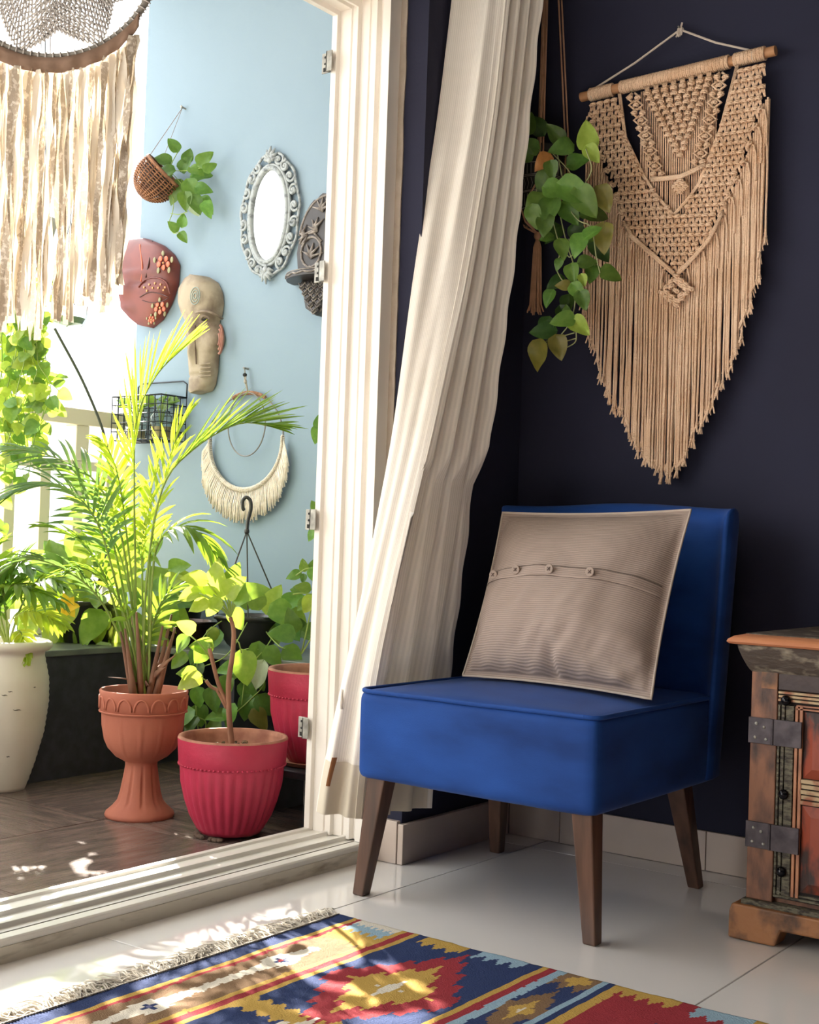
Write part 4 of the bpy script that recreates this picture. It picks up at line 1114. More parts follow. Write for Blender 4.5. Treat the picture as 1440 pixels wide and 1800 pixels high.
for k in range(nsc):
    a0 = 2 * PI * k / nsc + .1; m = MB(); sg = 1 if k % 2 else -1
    if abs(math.sin(a0)) > .97: continue
    c = mo(a0, .84, .012); tan = (mo(a0 + .01, .84) - mo(a0 - .01, .84)).normalized(); out = Vector((tan.z, 0, -tan.x)) 
    sz = .030
    pts = []; 
    for q in range(18):
        t = q / 17; th = t * 2 * PI * 1.15; rr = sz * (.16 + .62 * t)
        pts.append(c + tan * (rr * math.cos(th) * sg * .9) + out * (rr * math.sin(th) * .8) + Vector((0, -.004 * (1 - t), 0)))
    m.tube(pts, [.0065 - .002 * abs(2 * q / 17 - 1) for q in range(18)], 7, flat=1.1)
    m.ell(c + Vector((0, -.004, 0)), (.0075, .007, .0075), 8, 6)
    obj('scroll', m, M_sil, mr, smooth=True)
m = MB(); m.tube([mo(2 * PI * k / n, .955 + .03 * math.sin(11 * 2 * PI * k / n), .008) for k in range(n * 2 + 1)][:n + 1], .0055, 7, cap=False)
obj('outer_rim', m, M_sil, mr, smooth=True)
for s_ in (1, -1):
    m = MB()
    for q in range(-3, 4):
        a = math.radians(90 + q * 26) ; b_ = mc + Vector((0, -.014, s_ * mbb * .86)); L = .052 - abs(q) * .006
        tip = b_ + Vector((L * math.cos(a), 0, s_ * L * math.sin(a)))
        m.tube([b_, b_.lerp(tip, .5) + Vector((0, -.006, 0)), tip], [.004, .0095, .002], 7)
    m.ell(b_ + Vector((0, -.006, 0)), (.012, .008, .012), 10, 6)
    obj('leaf_crest', m, M_sil, mr, smooth=True)
# ---- carved bracket shelf (half hidden by the door frame)
M_carv = mat('dark_carved_wood', '2f2b2c', rough=.45, col2='3c3737', nscale=20); M_carvl = mat('whitewashed_relief', '9a9088', rough=.6, col2='5c534f', nscale=50)
bc = bw(578, 440)
bs = thing('carved_wall_shelf', tuple(bc), 'dark carved wooden bracket shelf with leaf relief beside the mirror', 'shelf')
def bl_(x, z, off=0): return bc + Vector((x, -off, z))
H1 = bw(578, 345).z - bc.z; H0 = bw(576, 490).z - bc.z; HB = bw(574, 560).z - bc.z; BW_ = .125
outl = []
for k in range(33):
    a = PI * k / 32; outl.append((BW_ * math.cos(a) * (1 + .05 * math.cos(a * 16)), max(0, math.sin(a)) ** .75 * H1 + .012 * abs(math.sin(a * 8))))
outl += [(-BW_ * .95, H0), (BW_ * .95, H0)]
obj('back_board', MB().prism([(bc.x + x, bc.z + z) for x, z in outl], 1, YP - .014, YP), M_carv, bs, smooth=False)
m = MB()
for sx_ in (-1, 1):
    for (cx, cz, L, base) in ((.065, -.005, .055, 100), (.04, .085, .05, 60), (.085, .075, .04, 20), (.02, .15, .05, 90)):
        for q in range(-2, 3):
            a = math.radians(base + q * 32); p0 = bl_(sx_ * cx, cz - .02, .016); p1 = p0 + Vector((sx_ * L * math.cos(a), 0, L * math.sin(a)))
            m.tube([p0, p0.lerp(p1, .45) + Vector((sx_ * .006 * q, -.006, 0)), p1], [.003, .0055, .0015], 6)
    m.tube([bl_(sx_ * (.065 + .045 * math.cos(t * .42)), -.002 + .052 * math.sin(t * .42), .016) for t in range(16)], .0045, 6)
    m.tube([bl_(sx_ * .02, .03, .016), bl_(sx_ * .06, .07, .02), bl_(sx_ * .1, .06, .02), bl_(sx_ * .115, .03, .018)], .004, 6)
m.tube([bl_(x, max(0, 1 - (x / BW_) ** 2) ** .4 * H1, .014) for x in [BW_ * .97 * math.cos(PI * k / 30) for k in range(31)]], .004, 6)
obj('leaf_relief', m, M_carvl, bs, smooth=True)
m = MB(); nn = 28; top_ = []; SR = .15
prof = [(SR * math.cos(PI * k / nn), -SR * .85 * math.sin(PI * k / nn)) for k in range(nn + 1)]
k0 = H0
m.prism([(bc.x + x, YP + y) for x, y in prof], 2, bc.z + H0 - .010, bc.z + H0 + .008)
obj('shelf_board', m, M_carv, bs, smooth='auto', bev=.002)
m = MB(); m.tube([(bc.x + x * 1.01, YP + y * 1.01, bc.z + H0 + .001 + .003 * math.sin(k * 1.9)) for k, (x, y) in enumerate(prof)], .0035, 6)
m.tube([(bc.x + x * 1.0, YP + y * 1.0, bc.z + H0 + .010) for x, y in prof], .002, 5); obj('shelf_edge_carving', m, M_carvl, bs, smooth=True)
m = MB(); m.prism([(bc.x - .075, bc.z + H0 - .01), (bc.x + .075, bc.z + H0 - .01), (bc.x + .05, bc.z + HB + .03), (bc.x, bc.z + HB), (bc.x - .05, bc.z + HB + .03)], 1, YP - .055, YP)
obj('corbel', m, M_carv, bs, smooth=False, bev=.006)
m = MB(); m2 = MB()
for r in range(5):
    z = lerp(H0 - .03, HB + .02, r / 4); hw = lerp(.07, .02, r / 4)
    for c in range(5 - r if r < 4 else 1):
        x = 0 if r >= 4 else lerp(-hw, hw, (c + .5) / (5 - r))
        p = bl_(x, z, .058)
        m2.ell(p, (.017, .012, .016), 10, 6); m.tube([p + Vector((-.016, -.008, .01)), p + Vector((0, -.014, -.006)), p + Vector((.016, -.008, .01))], .0022, 5)
        m.tube([p + Vector((-.012, -.009, -.006)), p + Vector((0, -.012, -.016)), p + Vector((.012, -.009, -.006))], .002, 5)
obj('carved_lobes', m2, M_carv, bs, smooth=True); obj('lobe_outlines', m, M_carvl, bs, smooth=True)
# ---- red half mask
def face_mask(name, cx_px, pts_px, depth, fn, M_, parent, cut=None, n=44, attr=None):
    """domed relief over an outline in the wall plane: pts = outline in px"""
    P = [bw(x, y) for x, y in pts_px]; xs_ = [p.x for p in P]; zs = [p.z for p in P]
    z0, z1 = min(zs), max(zs)
    # horizontal extents per height from the outline polygon
    def ext(z):
        xsn = []
        for a, b in zip(P, P[1:] + P[:1]):
            if (a.z - z) * (b.z - z) <= 0 and abs(a.z - b.z) > 1e-6: t = (z - a.z) / (b.z - a.z); xsn.append(a.x + (b.x - a.x) * t)
        return (min(xsn), max(xsn)) if len(xsn) > 1 else None
    mb = MB(); col = []
    for j in range(n + 1):
        t = j / n; t = .5 - .5 * math.cos(PI * t); z = lerp(z0 + .0005, z1 - .0005, t); e = ext(z) or (P[0].x, P[0].x + .001)
        for i in range(n + 1):
            s_ = i / n; ss = .5 - .5 * math.cos(PI * s_); x = lerp(e[0], e[1], ss)
            mb.v.append((x, YP - fn(ss, t, (x, z)), z))
    for j in range(n):
        for i in range(n):
            a = j * (n + 1) + i; mb.f.append((a, a + 1, a + n + 2, a + n + 1))
    # rim back to the wall
    k = len(mb.v); ringi = list(range(n + 1)) + [j * (n + 1) + n for j in range(1, n + 1)] + [n * (n + 1) + i for i in range(n - 1, -1, -1)] + [j * (n + 1) for j in range(n - 1, 0, -1)]
    for r_ in ringi: x, y, z = mb.v[r_]; mb.v.append((x, YP, z))
    q = len(ringi)
    for a in range(q): mb.f.append((ringi[a], ringi[(a + 1) % q], k + (a + 1) % q, k + a))
    return mb
rmo = [(238, 420), (262, 420), (290, 432), (308, 448), (317, 466), (315, 500), (303, 535), (288, 562), (270, 577), (256, 574), (246, 562), (238, 545)]
def rm_fn(s, t, p):
    d = .075 * (max(0, 1 - (s) ** 2.6)) ** .5 * (math.sin(PI * min(1, max(0, t))) ** .35) + .004
    d += .020 * math.exp(-((s - .12) / .16) ** 2) * (math.exp(-((t - .40) / .10) ** 2))       # nose
    d += .012 * math.exp(-((s - .12) / .2) ** 2) * math.exp(-((t - .20) / .05) ** 2)           # lips
    d -= .014 * math.exp(-((s - .45) / .25) ** 2) * math.exp(-((t - .47) / .035) ** 2)         # eye hollow
    d += .006 * math.exp(-((t - .58 + .1 * (s - .5) ** 2) / .02) ** 2)                         # brow
    return d * (1 if t < .999 else 0)
M_rm = mat('painted_red_wood', '77362c', rough=.4, col2='5f2924', nscale=10, nlo=.4, nhi=.7)
rmk = thing('red_mask', tuple(bw(275, 500)), 'red painted carved wooden face mask with orange flowers at the end of the blue wall', 'mask')
obj('face', face_mask('face', 0, rmo, .07, rm_fn, M_rm, None), M_rm, rmk, smooth=True)
M_or = mat('orange_flower_paint', 'd06a4c', rough=.5); M_gl = mat('olive_leaf_paint', '8a8560', rough=.5); M_och = mat('ochre_dotted_paint', 'c98d58', rough=.5); M_drk = mat('dark_line_paint', '4a241f', rough=.5)
# lookup of mask surface depth
def rm_y(p):
    P = [bw(x, y) for x, y in rmo]; zs = [q.z for q in P]; z0, z1 = min(zs), max(zs); xsn = []
    for a, b in zip(P, P[1:] + P[:1]):
        if (a.z - p.z) * (b.z - p.z) <= 0 and abs(a.z - b.z) > 1e-6: t = (p.z - a.z) / (b.z - a.z); xsn.append(a.x + (b.x - a.x) * t)
    if len(xsn) < 2: return 0
    s_ = (p.x - min(xsn)) / max(1e-6, max(xsn) - min(xsn)); return rm_fn(min(1, max(0, s_)), (p.z - z0) / (z1 - z0), None)
def on_mask(px, py, lift=.002):
    off = .05
    for _ in range(4):
        p = bw(px, py, off); off = rm_y(p)
    p = bw(px, py, off + lift); return p
def flower(cx, cy, r):
    for k in range(5):
        a = 2 * PI * k / 5 + .3; c = on_mask(cx + r * .6 * math.cos(a), cy + r * .6 * math.sin(a), .0025)
        m = MB().ell(c, (.0105 * r / 13, .003, .0105 * r / 13), 10, 6); obj('petal', m, M_or, rmk, smooth=True)
        c = on_mask(cx + r * 1.15 * math.cos(a + .6), cy + r * 1.15 * math.sin(a + .6), .001)
        m = MB().ell(c, (.008 * r / 13, .002, .011 * r / 13), 8, 5); obj('painted_leaf', m, M_gl, rmk, smooth=True)
    obj('flower_eye', MB().ell(on_mask(cx, cy, .004), (.004, .003, .004), 8, 6), M_och, rmk)
flower(287, 462, 14); flower(281, 541, 12); flower(266, 562, 7)
def paint_line(pts, r, mt, nm): obj(nm, MB().tube(bez([on_mask(x, y, .0015) for x, y in pts], 14), r, 6), mt, rmk, smooth=True)
paint_line([(243, 505), (255, 492), (275, 488), (292, 496), (299, 516)], .0035, M_rm, 'brow_ridge')
paint_line([(246, 522), (262, 514), (280, 516), (296, 522)], .0022, M_drk, 'eyelid'); paint_line([(250, 528), (266, 532), (284, 530), (296, 524)], .0016, M_drk, 'eyelid')
for a, b in ((253, 505), (262, 500), (272, 498), (282, 500), (290, 505), (258, 511), (268, 506), (278, 506), (287, 510)):
    obj('ochre_dot', MB().ell(on_mask(a, b, .002), (.0045, .002, .0045), 8, 5), M_och, rmk)
paint_line([(246, 430), (250, 470), (248, 495)], .003, M_or, 'hair_line'); paint_line([(268, 424), (262, 460), (256, 488)], .003, M_drk, 'hair_line')
# ---- long carved wooden mask
wmo = [(350, 486), (368, 487), (384, 497), (392, 515), (394, 535), (391, 556), (386, 566), (393, 580), (396, 595), (393, 612), (386, 618), (384, 650), (380, 676), (374, 688), (352, 694), (341, 690), (341, 655), (338, 620), (334, 585), (333, 567), (327, 552), (323, 535), (324, 512), (334, 494)]
def wm_fn(s, t, p):
    e = max(0, 1 - abs(s * 2 - 1) ** 2.6) ** .5
    if t > .59: d = .055 * e * math.sin(PI * min(1, (1.03 - t) / .46)) ** .4 + .02 * e
    else: d = .045 * e + .008
    d += .022 * math.exp(-((s - .38) / .13) ** 2) * max(0, min(1, (.60 - t) / .06)) * max(0, min(1, (t - .22) / .1))   # long nose
    d -= .022 * (math.exp(-((s - .58) / .14) ** 2) + math.exp(-((s - .15) / .08) ** 2)) * math.exp(-((t - .575) / .018) ** 2)
    d += .006 * math.exp(-((t - .605) / .012) ** 2) * e
    d -= .010 * math.exp(-((t - .15) / .012) ** 2) * e
    return max(.002, d) * (1 if t < .999 else .3)
M_wm = mat('weathered_mask_wood', 'a3957f', rough=.7, col2='5e4a3c', nscale=11, nlo=.42, nhi=.68, stretch=(1, 1, .8), bump=.25, bscale=40, detail=7)
wm = thing('wooden_mask', tuple(bw(358, 590)), 'tall pale weathered wooden mask with a domed head and long body on the blue wall', 'mask')
obj('face', face_mask('face', 0, wmo, .07, wm_fn, M_wm, None, n=60), M_wm, wm, smooth=True)
M_pink = mat('pink_ear_paint', 'a87a6a', rough=.7, col2='8c5a4c', nscale=20)
c = bw(387, 597, .035)
m = MB()
for r_ in (.034, .024, .013): m.tube([c + Vector((.012 - .45 * r_ * math.cos(t * .5), -.004, r_ * 1.5 * math.sin(t * .5 - 1.5))) if 0 else c + Vector((r_ * .45 * math.cos(t * .35 - 1.6), -.01 + r_ * .2, r_ * 1.5 * math.sin(t * .35 - 1.6))) for t in range(10)], .0052, 7)
obj('ear', m, M_pink, wm, smooth=True, label='pinkish carved ear')
c = bw(343, 520, .075); m = MB()
for r_ in (.008, .016, .024): m.tube([c + Vector((r_ * math.cos(k * PI / 10), .5 * r_ * (r_ / .024) * 0 , r_ * 1.3 * math.sin(k * PI / 10))) for k in range(21)], .0017, 5)
obj('rosette', m, mat('faded_blue_carving', '8d9c98', rough=.8), wm, smooth=True, label='faded blue carved rosette')
for px, sx_ in ((359, .016), (336, .009)):
    obj('eye_slit', MB().ell(bw(px, 562, .047), (sx_, .006, .005), 10, 6), M_hole, wm)
    obj('eyelid', MB().tube([bw(px, 562, .058) + Vector((sx_ * 1.35 * math.cos(a), .004 * abs(math.cos(a)), .013 * math.sin(a) + .001)) for a in [PI * k / 8 for k in range(9)]], .0035, 6), M_wm, wm)
obj('brow_ridge', MB().tube(bez([bw(330, 552, .03), bw(345, 549, .062), bw(362, 547, .068), bw(380, 553, .055), bw(391, 560, .02)], 14), .0048, 7), M_wm, wm, smooth=True)
obj('nose_shadow', MB().tube([bw(343, 572, .060), bw(343, 600, .062), bw(345, 640, .058)], .0022, 6), mat('nose_shadow_brown', '5a4636', rough=.8), wm)  # brown tube paints the shadow along the long nose
for k in range(4):
    c = bw(356, 640 + k * 7, .05); obj('carved_band', MB().tube([c + Vector((-.03, .01, .004)), c + Vector((0, -.008, -.003)), c + Vector((.032, .01, .002))], .003, 6), M_wm, wm)
# ---- wicker basket planter with pothos
M_wick = mat('brown_wicker', '9a6a48', rough=.7, col2='6d4630', nscale=30)
bkc = bw(279, 312, .10)
bk = thing('hanging_basket_planter', tuple(bkc), 'small brown wicker basket with pothos hung by a string on the blue wall', 'planter')
axis = Vector((.60, .30, .66)).normalized(); up2 = Vector((0, 0, 1)); e1 = axis.cross(up2).normalized(); e2 = e1.cross(axis)
RB = .082
def bkp(t, a, dr=0):   # t: 0 bottom pole .. 1 rim
    th = t * PI * .60; r_ = (RB + dr) * math.sin(th); h_ = -RB * 1.15 * math.cos(th)
    return bkc + axis * h_ + e1 * (r_ * math.cos(a)) + e2 * (r_ * math.sin(a))
m = MB(); nst = 26
for k in range(nst):
    m.tube([bkp(t / 10, 2 * PI * k / nst) for t in range(1, 11)], .0028, 5)
for r in range(17):
    t = (r + 1.5) / 18; m.tube([bkp(t, 2 * PI * k / 52, .0035 * (1 if (k + r) % 2 else -1)) for k in range(53)], .0030, 5, cap=False)
for q in range(3): m.tube([bkp(1 + q * .008, 2 * PI * k / 40, .004) for k in range(41)], .0045, 6, cap=False)
obj('wicker_bowl', m, M_wick, bk, smooth=True)
m = MB(); m.lathe((0, 0, 0), [(.001, -.075), (.055, -.045), (.072, 0), (.074, .02), (.066, .02), (.062, 0), (.001, -.01)], 28, cap=False)
Mx = frame(bkc, e2, axis); Mx = Matrix.Translation(bkc) @ Matrix((( e1.x, e2.x, axis.x, 0), (e1.y, e2.y, axis.y, 0), (e1.z, e2.z, axis.z, 0), (0, 0, 0, 1)))
mm = MB(); mm.add([Mx @ Vector(v) for v in m.v], m.f); obj('inner_pot', mm, mat('dark_plastic_pot', '3a3636', rough=.5), bk, smooth=True)
m = MB(); nl = bw(325, 191); m.tube([bkp(.9, PI / 2), nl + Vector((0, -.012, 0))], .0011, 4); m.tube([bkp(.9, PI / 2 + .9), nl + Vector((0, -.012, 0))], .0009, 4); obj('string', m, mat('brown_string', '8a7462', rough=.9), bk)
obj('nail', MB().tube([nl + Vector((0, .004, 0)), nl + Vector((0, -.018, .002))], .0035, 8).ell(nl + Vector((0, -.018, .002)), (.006, .003, .006), 8, 6), M_steel, bk)
LB = [(312, 265, 28, -.6, .9, 'D'), (300, 285, 30, -1, .3, 'D'), (305, 300, 34, -1, .1, 'D'), (320, 300, 32, .5, .6, 'D'), (335, 295, 30, .8, -.4, 'M'), (350, 290, 34, .7, .6, 'M'), (360, 300, 26, .8, .7, 'M'), (300, 308, 30, -.9, -.2, 'M'), (318, 318, 30, -.3, -1, 'M'), (330, 318, 40, .4, -.9, 'M'),
      (312, 330, 32, -.5, -.9, 'M'), (325, 340, 34, .1, -1, 'M'), (340, 345, 34, .4, -1, 'D'), (352, 350, 36, .7, -.8, 'M'), (360, 355, 30, .4, -1, 'M'), (335, 362, 24, .7, -.8, 'W'), (345, 330, 30, .9, -.2, 'D'), (320, 398, 24, .1, .9, 'M'), (312, 405, 22, -.4, .4, 'M'), (317, 410, 22, .5, -.7, 'M'), (328, 285, 28, .2, 1, 'D'), (338, 310, 36, 1, .1, 'D')]
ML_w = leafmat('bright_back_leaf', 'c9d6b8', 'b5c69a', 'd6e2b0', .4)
for i, (px, py, sz, dx, dy, k) in enumerate(LB):
    p = bw(px, py, R(.05, .13)); s_ = sz * (p - CC).dot(CF) / FPX
    leaf(bk, p, s_, S(dx, dy, R(-.1, .4)), toward(p) + Vector((-.2, 0, R(.2, .7))), {'D': ML_dark, 'M': ML_mid, 'W': ML_w}[k], i % 4)
m = MB()
for pts in ([(300, 300), (297, 330), (305, 350), (303, 375), (296, 395), (305, 410), (316, 408)], [(300, 375), (315, 377), (330, 372)], [(300, 290), (312, 268)], [(303, 300), (330, 300), (355, 295)], [(303, 305), (330, 335), (350, 350)]):
    m.tube(bez([bw(x, y, .08) for x, y in pts], 14), .0016, 5)
obj('vines', m, M_stem, bk, smooth=True)
# ---- wire basket with jars
M_wire = mat('black_wire', '22272b', rough=.4, metal=.3)
xl, xr = -3.785, bw(330, 705, 0).x; zt_ = bw(300, 697, .06).z; zb_ = bw(300, 775, .06).z
wb = thing('wire_basket', (xl, YP, zb_), 'black wire grid basket holding two glass jars of cuttings below the wooden mask', 'basket')
m = MB(); y0_, y1_ = YP - .13, YP - .006; nx = 8; nz = 5; ny = 4; wr = .0020
for i in range(nx + 1):
    x = lerp(xl, xr, i / nx); m.tube([(x, y0_, zt_), (x, y0_, zb_), (x, y1_, zb_), (x, y1_, zt_)], wr, 5)
for j in range(nz + 1):
    z = lerp(zb_, zt_, j / nz); w2 = .0032 if j == nz else wr
    m.tube([(xl, y0_, z), (xr, y0_, z), (xr, y1_, z), (xl, y1_, z), (xl, y0_, z)], w2, 5)
for j in range(1, ny): y = lerp(y0_, y1_, j / ny); m.tube([(xl, y, zt_), (xl, y, zb_), (xr, y, zb_), (xr, y, zt_)], wr, 5)
m.tube([(xr, y1_, zt_), (xr, y1_, zt_ + .05), (xr - .02, y1_, zt_ + .062), (xl + .02, y1_, zt_ + .062), (xl, y1_, zt_ + .05), (xl, y1_, zt_)], .003, 6)
obj('wire_grid', m, M_wire, wb, smooth=True)
M_glass = mat('clear_glass', 'eef4f0', rough=.03, glass=1, ior=1.25); M_bot = mat('white_ceramic_jar', 'dcdcd4', rough=.3); M_water = mat('brown_roots', '9a7a4a', rough=.7, col2='cdb98c', nscale=30)
for i, (fx, h_, lb) in enumerate(((.76, .105, 'tall glass jar with rooted cuttings at the mask end of the wire basket'), (.25, .09, 'small glass jar with cuttings at the railing end of the wire basket'))):
    jx = lerp(xl, xr, fx); jy = YP - .068; zz = zb_ + .004
    j_ = thing('glass_jar', (jx, jy, zz), lb, 'jar', 'jars in the wire basket')
    obj('glass', MB().lathe((jx, jy, zz), [(.001, 0), (.036, 0), (.040, .008), (.040, h_ * .8), (.030, h_ * .92), (.032, h_), (.029, h_), (.027, h_ * .92), (.037, h_ * .79), (.037, .01), (.001, .006)], 24, cap=False), M_glass, j_, smooth=True)
    obj('water_and_roots', MB().lathe((jx, jy, zz), [(.001, .008), (.034, .009), (.034, h_ * .45), (.001, h_ * .45)], 20, cap=False), M_water, j_)
    m = MB()
    for q in range(6): a = q * 1.1; m.tube([(jx, jy, zz + .03), (jx + .012 * math.cos(a), jy + .012 * math.sin(a), zz + h_), (jx + .04 * math.cos(a), jy + .03 * math.sin(a), zz + h_ + .05)], .0018, 5)
    obj('stems', m, M_stem, j_)
    for q in range(8):
        a = q * 2.1; p = Vector((jx + .035 * math.cos(a), jy + .03 * math.sin(a), zz + h_ + R(.01, .06)))
        leaf(j_, p, R(.04, .06), (math.cos(a), math.sin(a) * .6, R(-.1, .8)), (R(-.4, .2), -1, .8), (ML_mid, ML_bal)[q % 2], q % 4)
# ---- crescent fringe hoop
M_crm = mat('cream_cotton', 'efe6da', rough=.95, col2='e0d3c2', nscale=60, bump=.3, bscale=300)
M_ring = mat('thin_metal_ring', '7d7a74', rough=.5, metal=.5)
hw_c = bw(433, 776, .012)
hw = thing('fringed_hoop', tuple(hw_c), 'double ring wall hanging with a crescent of cream cotton fringe on the blue wall', 'wall hanging')
ra, rb = (bw(497, 776).x - bw(370, 776).x) / 2, (bw(433, 690).z - bw(433, 860).z) / 2
rr_ = (ra + rb) / 2
def hp_(a, r=1, off=0): return hw_c + Vector((ra * r * math.cos(a), -off, rb * r * math.sin(a)))
obj('outer_ring', MB().tube([hp_(2 * PI * k / 60) for k in range(61)], .0028, 6, cap=False), M_ring, hw)
ic = Vector((bw(434, 750, .016).x, YP - .018, 0)); r2 = (bw(435, 692).z - bw(432, 803).z) / 2; ic.z = hw_c.z + rb - r2
obj('inner_ring', MB().tube([ic + Vector((r2 * .80 * math.cos(2 * PI * k / 50), 0, r2 * math.sin(2 * PI * k / 50))) for k in range(51)], .0024, 6, cap=False), M_ring, hw)
m = MB()
for k in range(24):
    a = PI / 2 + lerp(-.48, .42, k / 23); c = hp_(a); m.tube([c + Vector((.002, -.006 * math.cos(q), .006 * math.sin(q))) for q in [j * PI / 3 for j in range(7)]], .0026, 4)
obj('tan_wrapping', m, M_hc, hw, smooth=True)
nl = bw(435, 648); m = MB(); tp = hp_(PI / 2)
m.tube([tp, nl.lerp(tp, .5) + Vector((.003, -.012, 0)), nl + Vector((0, -.014, 0)), nl.lerp(tp, .5) + Vector((-.004, -.012, 0)), tp], .0024, 5)
for z in (.55, .3): m.ell(nl.lerp(tp, z) + Vector((0, -.012, 0)), (.006, .006, .008), 8, 6)
obj('hanging_loop', m, mat('grey_twine', 'a39c90', rough=.9), hw, smooth=True)
obj('bead', MB().ell(nl.lerp(tp, .28) + Vector((0, -.014, 0)), (.008, .008, .007), 10, 6), M_hole, hw); obj('nail', MB().tube([nl + Vector((0, .004, 0)), nl + Vector((0, -.02, 0))], .004, 8), M_steel, hw)
fr = MB(); br = MB()
hk = [(352, 830), (362, 860), (378, 885), (400, 905), (430, 912), (460, 903), (485, 880), (500, 850), (506, 815)]
NK = 84
for k in range(NK):
    a = PI + lerp(-.06, PI + .08, (k + .5) / NK)
    c = hp_(a, 1, .004)
    for l_ in range(2):
        dirx = math.cos(a) * .42; L = .085 + .025 * abs(math.sin(a)) + R(-.012, .012)
        e = c + Vector((dirx * .075 + R(-.004, .004), -.002 - .004 * l_, -L)); mid = c.lerp(e, .5) + Vector((dirx * .025, -.008 + .004 * l_, 0))
        fr.tube([c, mid, e], [.0022, .0024, .0026], 5)
    br.tube([c + Vector((0, -.008 * math.cos(q), .008 * math.sin(q))) for q in [j * PI / 3 for j in range(7)]], .0032, 4)
obj('fringe', fr, M_crm, hw, smooth=True, kind='stuff'); obj('knotted_row', br, M_crm, hw, smooth=True, kind='stuff')
# ================================================================ balcony planters
def ribs(n, amp, z0, z1):
    def f(a, z, j):
        if z0 < z < z1:
            e = min(1, (z - z0) / .02, (z1 - z) / .02); return amp * (abs(math.cos(n * a / 2)) - .5) * e
        return 0
    return f
M_soil = mat('potting_soil', '4a3628', rough=1, col2='7a6048', nscale=40, bump=1, bscale=70)
M_terr = mat('terracotta', 'b26b54', rough=.75, col2='a35d48', nscale=6, bump=.06, bscale=90)
M_pink = mat('crimson_painted_clay', 'b82e4c', rough=.5, col2='a82843', nscale=8, bump=.08, bscale=120)
M_rawclay = mat('bare_clay_rim', 'b07a64', rough=.85, col2='8d5a49', nscale=25)
def gravel(parent, c, r, n=40, s=.006, name='soil_lumps', mt=None):
    m = MB()
    for _ in range(n):
        a = R(0, 6.28); q = r * math.sqrt(R(0, 1)); sz = s * R(.4, 1.2)
        m.ell((c[0] + q * math.cos(a), c[1] + q * math.sin(a), c[2] + sz * .3), (sz, sz * R(.6, 1), sz * .6), 6, 4)
    obj(name, m, mt or M_soil, parent, smooth=False, kind='stuff')

# ---- areca palm in terracotta goblet
_g = onz(245, 1434, 0); GX, GY = _g.x, _g.y
gp = thing('palm_planter', (GX, GY, 0), 'feathery green palm growing in a footed terracotta goblet planter', 'potted plant')
gpr = [(.001, 0), (.092, 0), (.095, .006), (.092, .014), (.076, .028), (.062, .045), (.055, .07), (.048, .11), (.0435, .14), (.044, .150), (.054, .156), (.072, .166), (.090, .186), (.101, .21), (.109, .25), (.113, .282), (.1135, .286), (.117, .288), (.119, .332), (.121, .345), (.118, .349), (.112, .347), (.108, .318), (.001, .316)]
def gm(a, z, j): 
    d = 0
    if .03 < z < .135: d = -.0035 * (abs(math.cos(5 * a)) > .93) * 1
    if .175 < z < .275: d = .003 * (abs(math.cos(6 * a)) < .22) 
    return d
gob = obj('goblet_pot', MB().lathe((GX, GY, 0), gpr, 120, gm, cap=False), M_terr, gp, smooth=True)
m = MB()
for k in range(16):
    a0 = 2 * PI * k / 16; hw_ = PI / 16 * .86
    m.tube([(GX + .119 * math.cos(a0 + hw_ * math.cos(q)), GY + .119 * math.sin(a0 + hw_ * math.cos(q)), .298 + .033 * math.sin(q)) for q in [PI * j / 10 for j in range(11)]], .0032, 5)
obj('arch_relief', m, M_terr, gp, smooth=True); obj('base_band', MB().tube([(GX + .1185 * math.cos(a), GY + .1185 * math.sin(a), .290) for a in [2 * PI * k / 60 for k in range(61)]], .0028, 6), M_terr, gp)
obj('soil', MB().lathe((GX, GY, .318), [(.001, .006), (.06, .004), (.109, 0)], 30, cap=False), M_soil, gp); gravel(gp, (GX, GY, .322), .10, 50)
M_sheath = mat('brown_palm_sheath', '8c6650', rough=.8, col2='5e3f32', nscale=14, stretch=(1, 1, .3), bump=.3)
M_pst = mat('palm_stem', '8b9e4a', rough=.5, col2='76893f', nscale=6)
